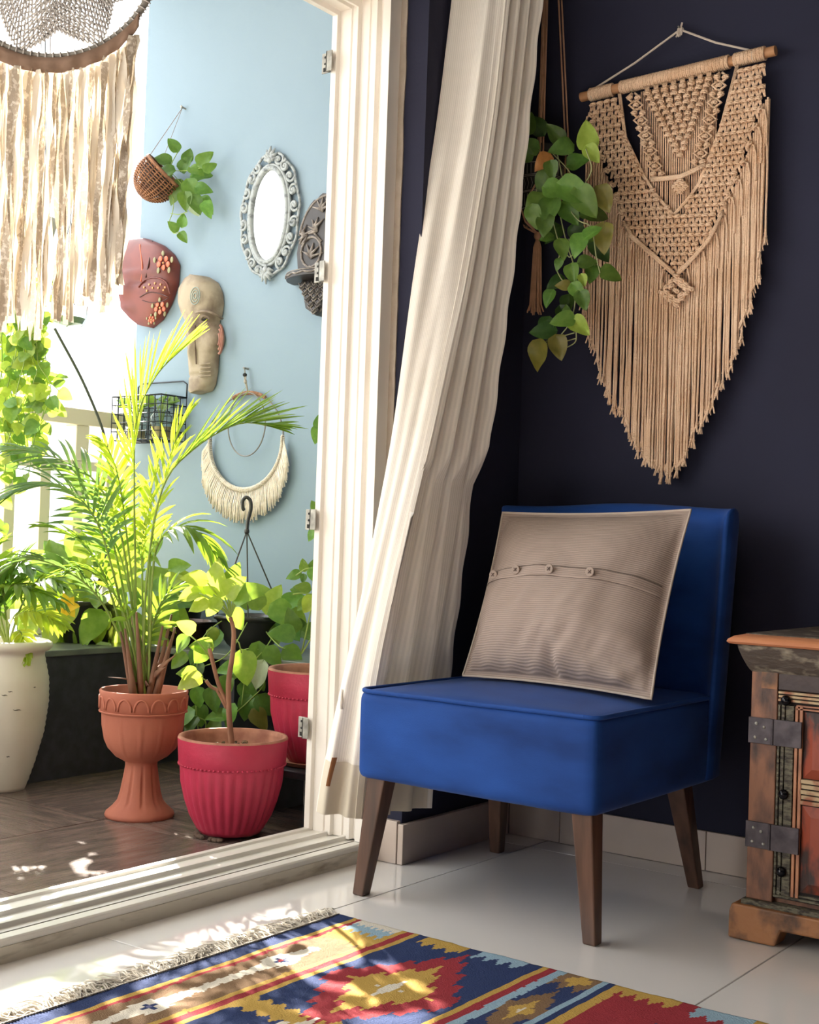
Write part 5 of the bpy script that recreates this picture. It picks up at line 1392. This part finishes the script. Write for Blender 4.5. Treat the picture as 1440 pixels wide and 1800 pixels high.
def frond(parent, pts, L0=.16, n=26, start=.42, mt=ML_palm, droop=.4, wid=.0070, seed=0, spread=55):
    """one palm leaf: rachis with two rows of pointed leaflets"""
    rnd = random.Random(seed); P = bez(pts, 28); N = len(P); m = MB()
    Ls = [0]
    for a, b in zip(P, P[1:]): Ls.append(Ls[-1] + (b - a).length)
    T = Ls[-1]
    def pos(t):
        s_ = t * T
        for i in range(N - 1):
            if s_ <= Ls[i + 1]:
                f = (s_ - Ls[i]) / max(1e-6, Ls[i + 1] - Ls[i]); return P[i].lerp(P[i + 1], f), (P[i + 1] - P[i]).normalized()
        return P[-1], (P[-1] - P[-2]).normalized()
    nrm0 = Vector((rnd.uniform(-.3, .3), rnd.uniform(-.6, 0), 1)).normalized()
    for k in range(n):
        t = start + (1 - start) * (k + .5) / n; u = (t - start) / (1 - start)
        p, tg = pos(t); side = tg.cross(nrm0)
        side = side.normalized() if side.length > .05 else tg.cross(Vector((1, 0, 0))).normalized()
        up_ = side.cross(tg).normalized()
        L = L0 * (math.sin(PI * (.16 + .80 * u)) ** .7) * rnd.uniform(.85, 1.1)
        for sg in (-1, 1):
            ang = math.radians(lerp(spread, 16, u) + rnd.uniform(-7, 7))
            d = (tg * math.cos(ang) + side * sg * math.sin(ang) + up_ * rnd.uniform(.0, .3)).normalized()
            w0 = wid * rnd.uniform(.8, 1.15); wv = d.cross(up_).normalized(); k0 = len(m.v); q_ = p.copy(); dd = d.copy()
            NS = 5
            for j in range(NS + 1):
                v = j / NS; ww = w0 * (math.sin(PI * (.12 + .86 * v)) ** .8) if j < NS else .0004
                m.v += [tuple(q_ - wv * ww + up_ * ww * .5), tuple(q_), tuple(q_ + wv * ww + up_ * ww * .5)]
                dd = (dd + Vector((0, 0, -droop * .22))).normalized(); q_ = q_ + dd * (L / NS)
            for j in range(NS):
                a = k0 + 3 * j; m.f += [(a, a + 1, a + 4, a + 3), (a + 1, a + 2, a + 5, a + 4)]
    fo = obj('frond', m, mt, parent, smooth=True, fixn=False)
    obj('rachis', MB().tube(P, [lerp(.0038, .0012, i / (N - 1)) for i in range(N)], 6), M_pst, fo, smooth=True)
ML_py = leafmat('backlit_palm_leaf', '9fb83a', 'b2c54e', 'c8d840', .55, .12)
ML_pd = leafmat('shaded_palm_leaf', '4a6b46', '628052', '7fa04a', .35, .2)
base = Vector((GX, GY, .335)); D0 = (base - CC).dot(CF)
FR = [  # px polyline from pot to tip, depth offset at tip, options
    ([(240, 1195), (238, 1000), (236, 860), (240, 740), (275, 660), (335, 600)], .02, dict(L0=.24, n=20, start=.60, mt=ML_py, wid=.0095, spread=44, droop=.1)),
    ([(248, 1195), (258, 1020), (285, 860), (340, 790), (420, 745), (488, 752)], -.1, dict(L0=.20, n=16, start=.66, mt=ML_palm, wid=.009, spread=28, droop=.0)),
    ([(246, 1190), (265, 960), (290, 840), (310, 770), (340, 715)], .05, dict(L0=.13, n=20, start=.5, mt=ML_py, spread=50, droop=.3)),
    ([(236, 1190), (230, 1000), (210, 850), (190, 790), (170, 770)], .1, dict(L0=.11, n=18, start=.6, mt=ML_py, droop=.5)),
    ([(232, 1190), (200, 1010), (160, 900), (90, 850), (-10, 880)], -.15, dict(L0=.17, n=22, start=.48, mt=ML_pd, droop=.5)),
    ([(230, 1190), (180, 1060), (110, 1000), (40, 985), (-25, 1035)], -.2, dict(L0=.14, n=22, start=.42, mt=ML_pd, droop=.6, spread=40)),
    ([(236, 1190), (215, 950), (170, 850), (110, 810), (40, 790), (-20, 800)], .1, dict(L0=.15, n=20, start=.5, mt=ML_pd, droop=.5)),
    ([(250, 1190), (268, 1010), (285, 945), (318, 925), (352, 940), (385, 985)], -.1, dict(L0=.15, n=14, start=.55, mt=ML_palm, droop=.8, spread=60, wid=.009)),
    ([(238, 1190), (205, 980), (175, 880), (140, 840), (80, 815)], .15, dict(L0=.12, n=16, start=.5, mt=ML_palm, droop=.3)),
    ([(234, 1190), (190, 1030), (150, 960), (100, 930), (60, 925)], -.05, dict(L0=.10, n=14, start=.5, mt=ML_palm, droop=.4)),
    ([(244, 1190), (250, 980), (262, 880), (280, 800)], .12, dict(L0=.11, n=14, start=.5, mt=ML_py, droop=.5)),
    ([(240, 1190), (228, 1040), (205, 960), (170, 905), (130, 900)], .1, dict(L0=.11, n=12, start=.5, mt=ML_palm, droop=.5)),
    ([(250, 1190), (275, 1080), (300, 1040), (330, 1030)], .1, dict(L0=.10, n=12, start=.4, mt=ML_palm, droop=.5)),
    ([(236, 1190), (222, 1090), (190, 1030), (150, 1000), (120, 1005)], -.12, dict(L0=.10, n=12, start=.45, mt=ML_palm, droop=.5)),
]
for i, (pp_, dz, kw) in enumerate(FR):
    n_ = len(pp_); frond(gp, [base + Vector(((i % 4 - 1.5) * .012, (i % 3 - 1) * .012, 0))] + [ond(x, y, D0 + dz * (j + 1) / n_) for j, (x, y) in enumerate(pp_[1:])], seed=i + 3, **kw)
for k in range(11):
    a = k * 2.2; r_ = R(.012, .038); b_ = base + Vector((r_ * math.cos(a), r_ * math.sin(a), -.012)); lean = Vector((math.cos(a) * .03, math.sin(a) * .03, R(.10, .17)))
    obj('leaf_sheath', MB().tube([b_, b_ + lean * .4, b_ + lean, b_ + lean * 1.5], [.010, .0085, .0055, .003], 8), M_sheath, gp, smooth=True)
for k, (px, py) in enumerate(((190, 1190), (310, 1150), (292, 1172), (262, 1205))):
    e = ond(px, py, D0 - .05); s_ = base + Vector((0, 0, .02)); obj('dry_bract', MB().tube([s_, s_.lerp(e, .5) + Vector((0, 0, .008)), e], [.006, .009, .0008], 6, flat=.3), M_sheath, gp, smooth=True)

# ---- crimson ribbed pots
def ribbed_pot(parent, x, y, z, sc_=1.0):
    pr = [(.001, .0), (.078, .0), (.088, .012), (.104, .045), (.118, .085), (.129, .13), (.1345, .168), (.1355, .176), (.139, .181), (.1415, .22), (.143, .243), (.1405, .248), (.131, .247), (.128, .235), (.124, .20), (.001, .198)]
    pr = [(a * sc_, b * sc_) for a, b in pr]
    obj('ribbed_bowl', MB().lathe((x, y, z), [(a, b) for a, b in pr[:11]], 168, ribs(30, .0065 * sc_, .012, .172), cap=False), M_pink, parent, smooth=True)
    obj('clay_rim', MB().lathe((x, y, z), pr[10:], 60, cap=False), M_rawclay, parent, smooth=True, label='bare clay rim and inside')
    m = MB()
    for k in range(72):
        a = 2 * PI * k / 72; m.ell((x + .1375 * sc_ * math.cos(a), y + .1375 * sc_ * math.sin(a), z + .177 * sc_), (.004, .004, .0028), 6, 4)
    obj('beaded_band', m, M_pink, parent, smooth=True)
    obj('soil', MB().lathe((x, y, z + .205 * sc_), [(.001, .012), (.06, .006), (.125 * sc_, 0)], 30, cap=False), M_soil, parent); gravel(parent, (x, y, z + .212 * sc_), .115 * sc_, 90, .008)
_g = onz(404, 1462, .01); RX, RY = _g.x, _g.y
rp_ = thing('pothos_planter', (RX, RY, 0), 'crimson ribbed clay pot on the sill side holding a bare-stemmed plant with yellow-green leaves', 'potted plant')
ribbed_pot(rp_, RX, RY, .012)
m = MB()
for k in range(14):
    a = -1.9 + R(-1.2, .8); m.ell((RX + .085 * math.cos(a), RY + .085 * math.sin(a), .006), (R(.008, .016), R(.006, .012), .006), 6, 4)
for a in (.3, 2.4, 4.5): m.ell((RX + .05 * math.cos(a), RY + .05 * math.sin(a), .006), (.014, .014, .0065), 8, 5)
obj('dry_rubble', m, mat('dry_mud', '5a4a3e', rough=1, bump=1), rp_, smooth=False, kind='stuff')
M_bark = mat('pinkish_bark', '9a6e55', rough=.8, col2='7b523f', nscale=20, stretch=(1, 1, .4), bump=.4)
RD = (Vector((RX, RY, .24)) - CC).dot(CF)
def rd(px, py, o=0): return ond(px, py, RD + o)
b0 = Vector((RX, RY, .215))
stem = bez([b0, rd(403, 1260), rd(402, 1200), rd(409, 1150), rd(411, 1110), rd(405, 1085)], 20)
obj('main_stem', MB().tube(stem, [lerp(.0085, .0055, i / (len(stem) - 1)) for i in range(len(stem))], 8), M_bark, rp_, smooth=True)
for pts, r_ in (([(400, 1240), (385, 1205), (378, 1180), (368, 1140)], .0055), ([(390, 1215), (372, 1208), (362, 1196)], .0045), ([(398, 1245), (388, 1225), (380, 1210)], .0045)):
    obj('branch', MB().tube(bez([rd(x, y) for x, y in pts], 12), r_, 7), M_bark, rp_, smooth=True)
def leaves(parent, L, base_fn, mats, n_up=(.1, .7)):
    for i, (px, py, sz, dx, dy, k) in enumerate(L):
        p = base_fn(px, py, R(-.06, .06)); s_ = sz * (p - CC).dot(CF) / FPX
        leaf(parent, p, s_, S(dx, dy, R(-.15, .45)), toward(p) + Vector((R(-.5, .1), R(-.2, .2), R(*n_up))), mats[k], i % 4)
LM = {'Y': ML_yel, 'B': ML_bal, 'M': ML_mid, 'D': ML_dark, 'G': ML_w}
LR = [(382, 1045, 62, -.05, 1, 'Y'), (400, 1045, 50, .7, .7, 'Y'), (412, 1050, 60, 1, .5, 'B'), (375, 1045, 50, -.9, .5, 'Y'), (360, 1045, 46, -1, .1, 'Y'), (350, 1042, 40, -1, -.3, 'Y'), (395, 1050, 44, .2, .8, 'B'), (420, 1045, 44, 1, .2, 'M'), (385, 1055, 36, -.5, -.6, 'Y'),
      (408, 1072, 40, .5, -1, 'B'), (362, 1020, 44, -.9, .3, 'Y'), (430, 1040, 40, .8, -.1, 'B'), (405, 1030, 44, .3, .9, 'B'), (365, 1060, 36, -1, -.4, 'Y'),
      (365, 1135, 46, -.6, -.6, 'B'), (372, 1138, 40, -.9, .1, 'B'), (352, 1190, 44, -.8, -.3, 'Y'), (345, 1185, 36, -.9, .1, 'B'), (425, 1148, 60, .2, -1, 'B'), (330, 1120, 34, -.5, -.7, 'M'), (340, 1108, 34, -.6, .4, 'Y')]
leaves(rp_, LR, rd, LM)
for (px, py, *_r) in LR[:14]: obj('stalk', MB().tube([stem[-1], rd((px + 405) / 2, (py + 1085) / 2 - 6), rd(px, py)], .0022, 5), M_stem, rp_, smooth=True)
for pts in ([(410, 1120), (420, 1130), (425, 1148)], [(368, 1140), (366, 1136)], [(372, 1160), (350, 1130), (332, 1115)], [(362, 1196), (352, 1190)]): obj('stalk', MB().tube([rd(*q) for q in pts], .002, 5), M_stem, rp_, smooth=True)
# ---- second crimson pot on a low dark bench
QX, QY = -2.36, 2.80
bn = thing('low_bench', (QX, QY, 0), 'low black bench under the second red pot beside the door frame', 'bench')
obj('bench_top', MB().box((QX - .20, QY - .145, .135), (QX + .19, QY + .145, .155)), M_gran, bn, smooth=False, bev=.003)
for sx_ in (-1, 1): obj('bench_side', MB().box((QX + sx_ * .17 - .01, QY - .13, 0), (QX + sx_ * .17 + .01, QY + .13, .135)), M_gran, bn, smooth=False)
r2_ = thing('shrub_planter', (QX, QY, .156), 'red ribbed clay pot on the low black bench, partly behind the door frame', 'potted plant')
obj('saucer', MB().lathe((QX, QY, .156), [(.001, 0), (.10, 0), (.112, .012), (.108, .014), (.097, .006), (.001, .005)], 40, cap=False), M_rawclay, r2_)
ribbed_pot(r2_, QX, QY, .164, 1.03)
QD = (Vector((QX, QY, .4)) - CC).dot(CF)
def qd(px, py, o=0): return ond(px, py, QD + o)
m = MB()
for pts in ([(530, 1150), (545, 1080), (552, 1040), (553, 990), (556, 900), (560, 800), (562, 750)], [(550, 1045), (530, 1043), (515, 1045)], [(552, 1000), (538, 1000), (520, 1012)], [(530, 1150), (560, 1100)]): m.tube(bez([qd(x, y) for x, y in pts], 14), .0022, 5)
obj('stems', m, M_stem, r2_, smooth=True)
LQ = [(548, 1005, 26, .3, .9, 'M'), (536, 1003, 22, -.2, .9, 'B'), (528, 1008, 26, -1, -.2, 'M'), (534, 1010, 16, -.1, -1, 'D'), (548, 1000, 30, .4, -.8, 'M'), (530, 1040, 22, -.9, .2, 'M'), (545, 1035, 28, -.9, .3, 'B'), (550, 1050, 34, -.5, -.8, 'Y'), (552, 1040, 26, .8, .3, 'M'), (540, 1055, 26, -.6, -.6, 'M'),
      (560, 752, 26, .1, 1, 'D'), (560, 752, 30, -.2, -1, 'M'), (556, 930, 26, -.5, -.6, 'M'), (558, 900, 24, -.4, .8, 'M'), (520, 1108, 40, -.3, .8, 'D'), (535, 1110, 46, .7, -.2, 'D'), (515, 1115, 44, -.8, .1, 'D')]
leaves(r2_, LQ, qd, LM)

# ---- tall white pot
_g = onz(3, 1386, 0); WX, WY = _g.x, _g.y
wp = thing('tall_white_planter', (WX, WY, 0), 'tall cream glazed ceramic planter with horizontal grooves and spiky leaves, left of the palm', 'potted plant')
M_cream2 = mat('cream_glazed_ceramic', 'e0dacc', rough=.45, col2='d2c9b6', nscale=3, bump=.05)
M_cream2.node_tree
wpr = [(.001, 0), (.066, 0), (.070, .01)] + [(interp([(.01, .070), (.08, .092), (.17, .115), (.26, .1255), (.33, .124), (.385, .112), (.405, .108)], z) + (.0018 if k % 2 else 0), z) for k, z in enumerate([.02 + .009 * q for q in range(43)])] + [(.110, .412), (.124, .418), (.131, .428), (.130, .440), (.120, .446), (.108, .444), (.102, .42), (.001, .41)]
obj('urn', MB().lathe((WX, WY, 0), wpr, 72, cap=False), M_cream2, wp, smooth=True)
obj('soil', MB().lathe((WX, WY, .418), [(.001, .012), (.06, .006), (.103, 0)], 30, cap=False), mat('reddish_soil', '6b4233', rough=1, col2='8c6a55', nscale=40, bump=1), wp)
M_scr = mat('dark_scratch', '5c554b', rough=.8); m = MB()
for px, py, w2 in ((30, 1248, 14), (8, 1222, 10), (18, 1216, 8), (60, 1208, 5), (14, 1330, 6)):
    c = ond(px, py, 3.6); d0 = ray(px, py)
    # onto the urn surface
    best = None
    for q in range(200):
        p = CC + d0 * (3.3 + .003 * q); r_ = math.hypot(p.x - WX, p.y - WY); ur = interp([(b, a) for a, b in wpr[2:46]], p.z)
        if r_ <= ur: best = p; break
    if best:
        a = math.atan2(best.y - WY, best.x - WX); rr = interp([(b_, a_) for a_, b_ in wpr[2:46]], best.z) + .0012; da = w2 * .0017 / rr / 2
        m.tube([(WX + rr * math.cos(a + da * t), WY + rr * math.sin(a + da * t), best.z + .001 * math.sin(t * 5)) for t in (-1, -.5, 0, .5, 1)], [.0004, .0012, .0016, .001, .0004], 5)
obj('scratch', m, M_scr, wp, smooth=False)
WD = (Vector((WX, WY, .43)) - CC).dot(CF)
for i, (pp_, kw) in enumerate((([(10, 1125), (-5, 1080), (20, 1030), (60, 1040), (105, 1060)], dict(L0=.13, n=12, start=.35)), ([(5, 1125), (20, 1090), (60, 1075), (110, 1100)], dict(L0=.11, n=12, start=.3)), ([(0, 1125), (0, 1060), (30, 1000), (60, 1000)], dict(L0=.13, n=12, start=.4)),
                              ([(0, 1125), (-20, 1060), (-30, 990), (-10, 960)], dict(L0=.14, n=14, start=.3)), ([(12, 1125), (30, 1110), (40, 1120), (45, 1160)], dict(L0=.07, n=8, start=.3)), ([(5, 1125), (10, 1080), (0, 1030), (-30, 1010)], dict(L0=.15, n=14, start=.3)), ([(5, 1125), (40, 1060), (75, 1020), (110, 1030)], dict(L0=.12, n=12, start=.4)))):
    frond(wp, [Vector((WX, WY, .42))] + [ond(x, y, WD - .04 * j) for j, (x, y) in enumerate(pp_[1:])], mt=(ML_palm, ML_py, ML_dark)[i % 3], wid=.010, droop=.6, seed=40 + i, **kw)

# ---- objects on the ledge
ZL = .4055
M_blk = mat('black_plastic', '1d1a1b', rough=.3, coat=.3); M_brz = mat('dark_bronze', '2a201c', rough=.22, metal=.7, col2='3d2c22', nscale=12)
BX, BY = -2.985, 3.175
hb = thing('hanging_bowl_planter', (BX, BY, ZL), 'black hanging bowl with hooked wire hanger and trailing pothos resting on the grey ledge', 'potted plant')
obj('bowl', MB().lathe((BX, BY, ZL), [(.001, 0), (.055, 0), (.078, .02), (.098, .055), (.112, .095), (.116, .100), (.122, .100), (.123, .113), (.118, .115), (.110, .112), (.104, .09), (.001, .088)], 48, lambda a, z, j: .0015 * math.cos(24 * a) if .02 < z < .095 else 0, cap=False), M_blk, hb, smooth=True)
obj('soil', MB().lathe((BX, BY, ZL + .094), [(.001, .006), (.105, 0)], 24, cap=False), mat('brown_soil', '54382a', rough=1, col2='7d5b45', nscale=30, bump=1), hb)
BDp = (Vector((BX, BY, .5)) - CC).dot(CF)
def bd(px, py, o=0): return ond(px, py, BDp + o)
jn = bd(434, 934); m = MB()
for a in (-2.6, -.9, .35): m.tube([jn, Vector((BX + .115 * math.cos(a), BY + .115 * math.sin(a), ZL + .112))], .0024, 6)
obj('hanger_wire', m, M_blk, hb)
m = MB(); m.tube(bez([bd(434, 936), bd(436, 915), bd(441, 895), bd(440, 880), bd(433, 874), bd(427, 880), bd(427, 893), bd(430, 897)], 28), .0062, 8); m.ell(jn, (.009, .009, .012), 10, 6)
obj('hook', m, M_blk, hb, smooth=True)
LH = [(470, 1075, 52, .4, .9, 'Y'), (455, 1068, 44, -.3, .9, 'B'), (480, 1065, 56, .9, -.6, 'B'), (500, 1062, 40, .7, .3, 'M'), (510, 1075, 40, .6, -.5, 'B'), (440, 1062, 46, -.7, .6, 'B'), (430, 1058, 38, -.2, 1, 'M'), (495, 1090, 50, .7, -.7, 'D'), (510, 1100, 46, 1, -.3, 'D'), (485, 1100, 34, .2, -1, 'B'),
      (503, 1140, 46, .8, -.9, 'M'), (455, 1132, 44, -.2, -1, 'M'), (470, 1140, 40, .6, -.8, 'M'), (462, 1165, 50, -.3, -1, 'G'), (425, 1160, 46, -.6, -.7, 'B'), (418, 1175, 40, -1, -.1, 'M'), (400, 1190, 40, -.2, -1, 'M'), (430, 1200, 44, .4, -1, 'M'), (448, 1185, 36, .6, -.7, 'M'),
      (455, 1225, 44, .7, -.9, 'D'), (438, 1225, 44, -.3, -1, 'D'), (445, 1250, 42, .6, -.8, 'O'), (410, 1240, 42, -.5, -1, 'M'), (398, 1260, 38, -1, 0, 'M'), (385, 1270, 34, -.6, -.5, 'B'), (352, 1140, 36, -.5, -.9, 'D'), (350, 1165, 34, -.3, -1, 'D'), (345, 1210, 36, .2, -1, 'M'), (350, 1240, 40, .1, -1, 'D'),
      (345, 1262, 36, -.6, -.8, 'D'), (338, 1250, 44, -.9, -.5, 'D'), (340, 1285, 34, .2, -1, 'B'), (352, 1290, 34, .8, -.5, 'M'), (362, 1300, 34, .4, -1, 'M'), (335, 1305, 26, -.4, -1, 'B'), (348, 1318, 26, .4, -.8, 'D'), (325, 1150, 34, -.6, -.6, 'B'), (385, 1110, 34, -.4, -.9, 'M'), (372, 1105, 30, .3, -1, 'Y'), (375, 1210, 44, .1, -1, 'D'), (465, 1110, 36, -.1, -1, 'D')]
LM['O'] = ML_oliv
def bdl(px, py, o=0): return ond(px, py, BDp + (-.30 if py > 1120 else -.08) + o * .7)
leaves(hb, LH, bdl, LM)
m = MB()
for pts in ([(470, 1085), (480, 1115), (462, 1145), (440, 1170), (430, 1200), (425, 1240)], [(465, 1085), (468, 1110), (490, 1135), (505, 1142)], [(400, 1085), (365, 1110), (350, 1140), (345, 1200), (345, 1250), (350, 1300), (345, 1320)], [(470, 1145), (440, 1140), (410, 1150)], [(440, 1085), (400, 1150), (350, 1175)], [(455, 1165), (465, 1200), (440, 1230), (400, 1265)], [(345, 1260), (362, 1270), (358, 1300), (372, 1318)]):
    m.tube(bez([bdl(x, y) for x, y in pts], 16), .0020, 5)
obj('vines', m, M_stem, hb, smooth=True)
UX, UY = -3.235, 3.12
ub = thing('bronze_bowl', (UX, UY, ZL), 'shallow dark bronze bowl with ring handles on the ledge beside the black bowl', 'bowl')
obj('bowl', MB().lathe((UX, UY, ZL), [(.001, 0), (.05, 0), (.075, .012), (.095, .035), (.100, .055), (.104, .070), (.118, .074), (.122, .080), (.118, .085), (.098, .083), (.090, .05), (.06, .016), (.001, .01)], 56, cap=False), M_brz, ub, smooth=True)
for a in (-2.55, .6):
    c = Vector((UX + .118 * math.cos(a), UY + .118 * math.sin(a), ZL + .058)); tn = Vector((-math.sin(a), math.cos(a), 0))
    obj('handle', MB().tube([c + tn * (.026 * math.cos(q)) + Vector((.01 * math.cos(a), .01 * math.sin(a), .022 * math.sin(q))) for q in [2 * PI * k / 18 for k in range(19)]], .0045, 7, cap=False), M_brz, ub, smooth=True)
PX_, PY_ = -3.42, 3.27
pb = thing('black_tub', (PX_, PY_, ZL), 'small round black plastic tub behind the bronze bowl', 'tub')
obj('tub', MB().lathe((PX_, PY_, ZL), [(.001, 0), (.06, 0), (.078, .11), (.084, .112), (.084, .125), (.078, .125), (.07, .10), (.001, .095)], 36, cap=False), M_blk, pb, smooth=True)
obj('tub_fill', MB().lathe((PX_, PY_, ZL + .098), [(.001, .004), (.073, 0)], 20, cap=False), M_soil, pb)
# ---- big pothos mass on the railing ledge
MX_, MY_ = -3.50, 2.92
mp_ = thing('ledge_pothos', (MX_, MY_, ZL), 'broad-leaved backlit pothos in a dark pot on the ledge behind the palm', 'potted plant')
obj('pot', MB().lathe((MX_, MY_, ZL), [(.001, 0), (.085, 0), (.105, .12), (.112, .125), (.112, .14), (.104, .14), (.098, .12), (.001, .115)], 36, cap=False), M_blk, mp_, smooth=True)
obj('soil', MB().lathe((MX_, MY_, ZL + .12), [(.001, .004), (.1, 0)], 20, cap=False), M_soil, mp_)
MDp = (Vector((MX_, MY_, .5)) - CC).dot(CF)
LP_ = []
rr = random.Random(5)
for k in range(95):
    a = rr.uniform(0, 6.28); q = math.sqrt(rr.uniform(0, 1)); px = 180 + 125 * q * math.cos(a); py = 1045 + 80 * q * math.sin(a)
    LP_.append((px, py, rr.uniform(34, 60), (px - 180) / 120 + rr.uniform(-.4, .4), -(py - 1030) / 70 + rr.uniform(-.4, .5), rr.choice('YYYBBM')))
LP_ += [(128, 1105, 52, .1, -1, 'Y'), (165, 1130, 34, -.1, -1, 'B'), (190, 1135, 46, -.7, -1, 'G'), (285, 1030, 46, .6, .2, 'B'), (300, 1000, 40, .9, .2, 'B'), (290, 1060, 46, .4, -.8, 'B'), (60, 1090, 44, -.6, -.8, 'Y'), (95, 1100, 44, -.3, -1, 'Y'), (110, 1120, 40, .2, -1, 'Y')]
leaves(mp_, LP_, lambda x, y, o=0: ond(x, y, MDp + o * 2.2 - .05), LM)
m = MB()
for (px, py, *_r) in LP_[::3]: m.tube([Vector((MX_, MY_, ZL + .12)), ond((px + 175) / 2, min(py, 1060), MDp), ond(px, py, MDp - .04)], .0022, 5)
obj('stalks', m, M_stem, mp_, smooth=True)
fc = ond(119, 1065, MDp - .2); M_yf = mat('yellow_petal', 'e8c22a', rough=.6, trans=.4, tcol='f5d53a')
for k in range(7):
    a = k * .9; inst('petal', leafmesh(M_yf, k % 4), frame(fc, toward(fc), S(math.cos(a), math.sin(a), .5), .042), mp_, 'yellow petal' if k == 0 else None)
# ---- hanging vine at the far left
VX, VY = -3.55, 2.15
hv = thing('hanging_vine', tuple(ond(45, 500, 3.9)), 'cascade of small backlit yellow-green leaves hanging at the left of the doorway', 'hanging plant')
VD = 3.9
m = MB(); rr = random.Random(9); nodes = []
for k in range(16):
    x0 = rr.uniform(-30, 75); y0 = 470; yend = rr.uniform(780, 930) if x0 < 60 else rr.uniform(660, 800); pts = []; dz = rr.uniform(-.12, .12)
    for j in range(9):
        t = j / 8; x = x0 + 14 * math.sin(t * 6 + k) + (t * (rr.uniform(-8, 14))); y = lerp(y0, yend, t); pts.append(ond(x, y, VD + dz))
        if t > .12: nodes += [(x + rr.uniform(-10, 10), y + rr.uniform(-10, 10), dz) for _ in range(3)]
    m.tube(bez(pts, 24), .0016, 4)
for pts in ([(60, 600), (75, 612), (80, 625), (70, 650)], [(65, 655), (85, 670), (105, 688)], [(40, 760), (60, 735), (78, 715)]): m.tube(bez([ond(x, y, VD) for x, y in pts], 10), .0014, 4)
obj('vines', m, M_stem, hv, smooth=True)
for i, (x, y, dz) in enumerate(nodes[:285]):
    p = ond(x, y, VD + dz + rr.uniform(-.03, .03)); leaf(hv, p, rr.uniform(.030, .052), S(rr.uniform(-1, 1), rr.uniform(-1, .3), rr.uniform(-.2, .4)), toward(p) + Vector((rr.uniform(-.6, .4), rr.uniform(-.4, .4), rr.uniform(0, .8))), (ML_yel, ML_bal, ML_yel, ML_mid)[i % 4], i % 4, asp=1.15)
for x, y in ((87, 664), (92, 705), (85, 722), (105, 688), (72, 780)):
    p = ond(x, y, VD); leaf(hv, p, .045, S(rr.uniform(-1, 1), rr.uniform(-1, .3), 0), toward(p), ML_yel, 1, asp=1.15)
# its pot, hung from the balcony ceiling above
c = ond(45, 455, VD); obj('pot', MB().lathe((c.x, c.y, c.z), [(.001, 0), (.06, 0), (.085, .1), (.09, .105), (.09, .12), (.083, .12), (.078, .1), (.001, .095)], 30, cap=False), mat('pale_pot', 'c9c4b8', rough=.6), hv, smooth=True)
m = MB()
for a in (0, 2.1, 4.2): m.tube([(c.x + .088 * math.cos(a), c.y + .088 * math.sin(a), c.z + .118), (c.x, c.y, 2.95)], .0015, 4)
obj('hanger_wire', m, M_wire, hv)
# ---- glass bowl hanging between the strips and the building, with a cane
gj = ond(118, 552, 4.2)
gb = thing('hanging_glass_bowl', tuple(gj), 'clear glass bowl hanging low behind the dreamcatcher strips', 'bowl')
obj('glass', MB().lathe((gj.x, gj.y, gj.z - .045), [(.001, 0), (.04, .002), (.052, .012), (.06, .04), (.062, .075), (.058, .09), (.061, .092), (.064, .075), (.063, .04), (.055, .01), (.042, -.003), (.001, -.004)], 30, cap=False), M_glass, gb, smooth=True)
obj('water', MB().lathe((gj.x, gj.y, gj.z - .043), [(.001, 0), (.048, .012), (.057, .03), (.001, .03)], 24, cap=False), mat('green_water', '8fa07a', rough=.2), gb)
m = MB()
for a in (0, 2.1, 4.2): m.tube([(gj.x + .06 * math.cos(a), gj.y + .06 * math.sin(a), gj.z + .04), (gj.x, gj.y, gj.z + .3), (gj.x, gj.y, 2.95)], .0012, 4)
obj('cord', m, M_wire, gb)
ca, cb_ = ond(96, 577, 4.05), ond(188, 782, 3.62); cf = ond(205, 1180, 3.55); M_cane = mat('dark_cane', '4a4d48', rough=.6)
cn = thing('cane', (MX_ + .02, MY_, .525), 'thin dark curved cane rising behind the palm toward the building', 'cane')
cpts = [Vector((MX_ + .02, MY_, .525)), ond(204, 900, 4.2), ond(188, 782, 4.15), ond(150, 680, 4.1), ca]
obj('shaft', MB().tube(bez(cpts, 30), .0042, 6), M_cane, cn, smooth=True)
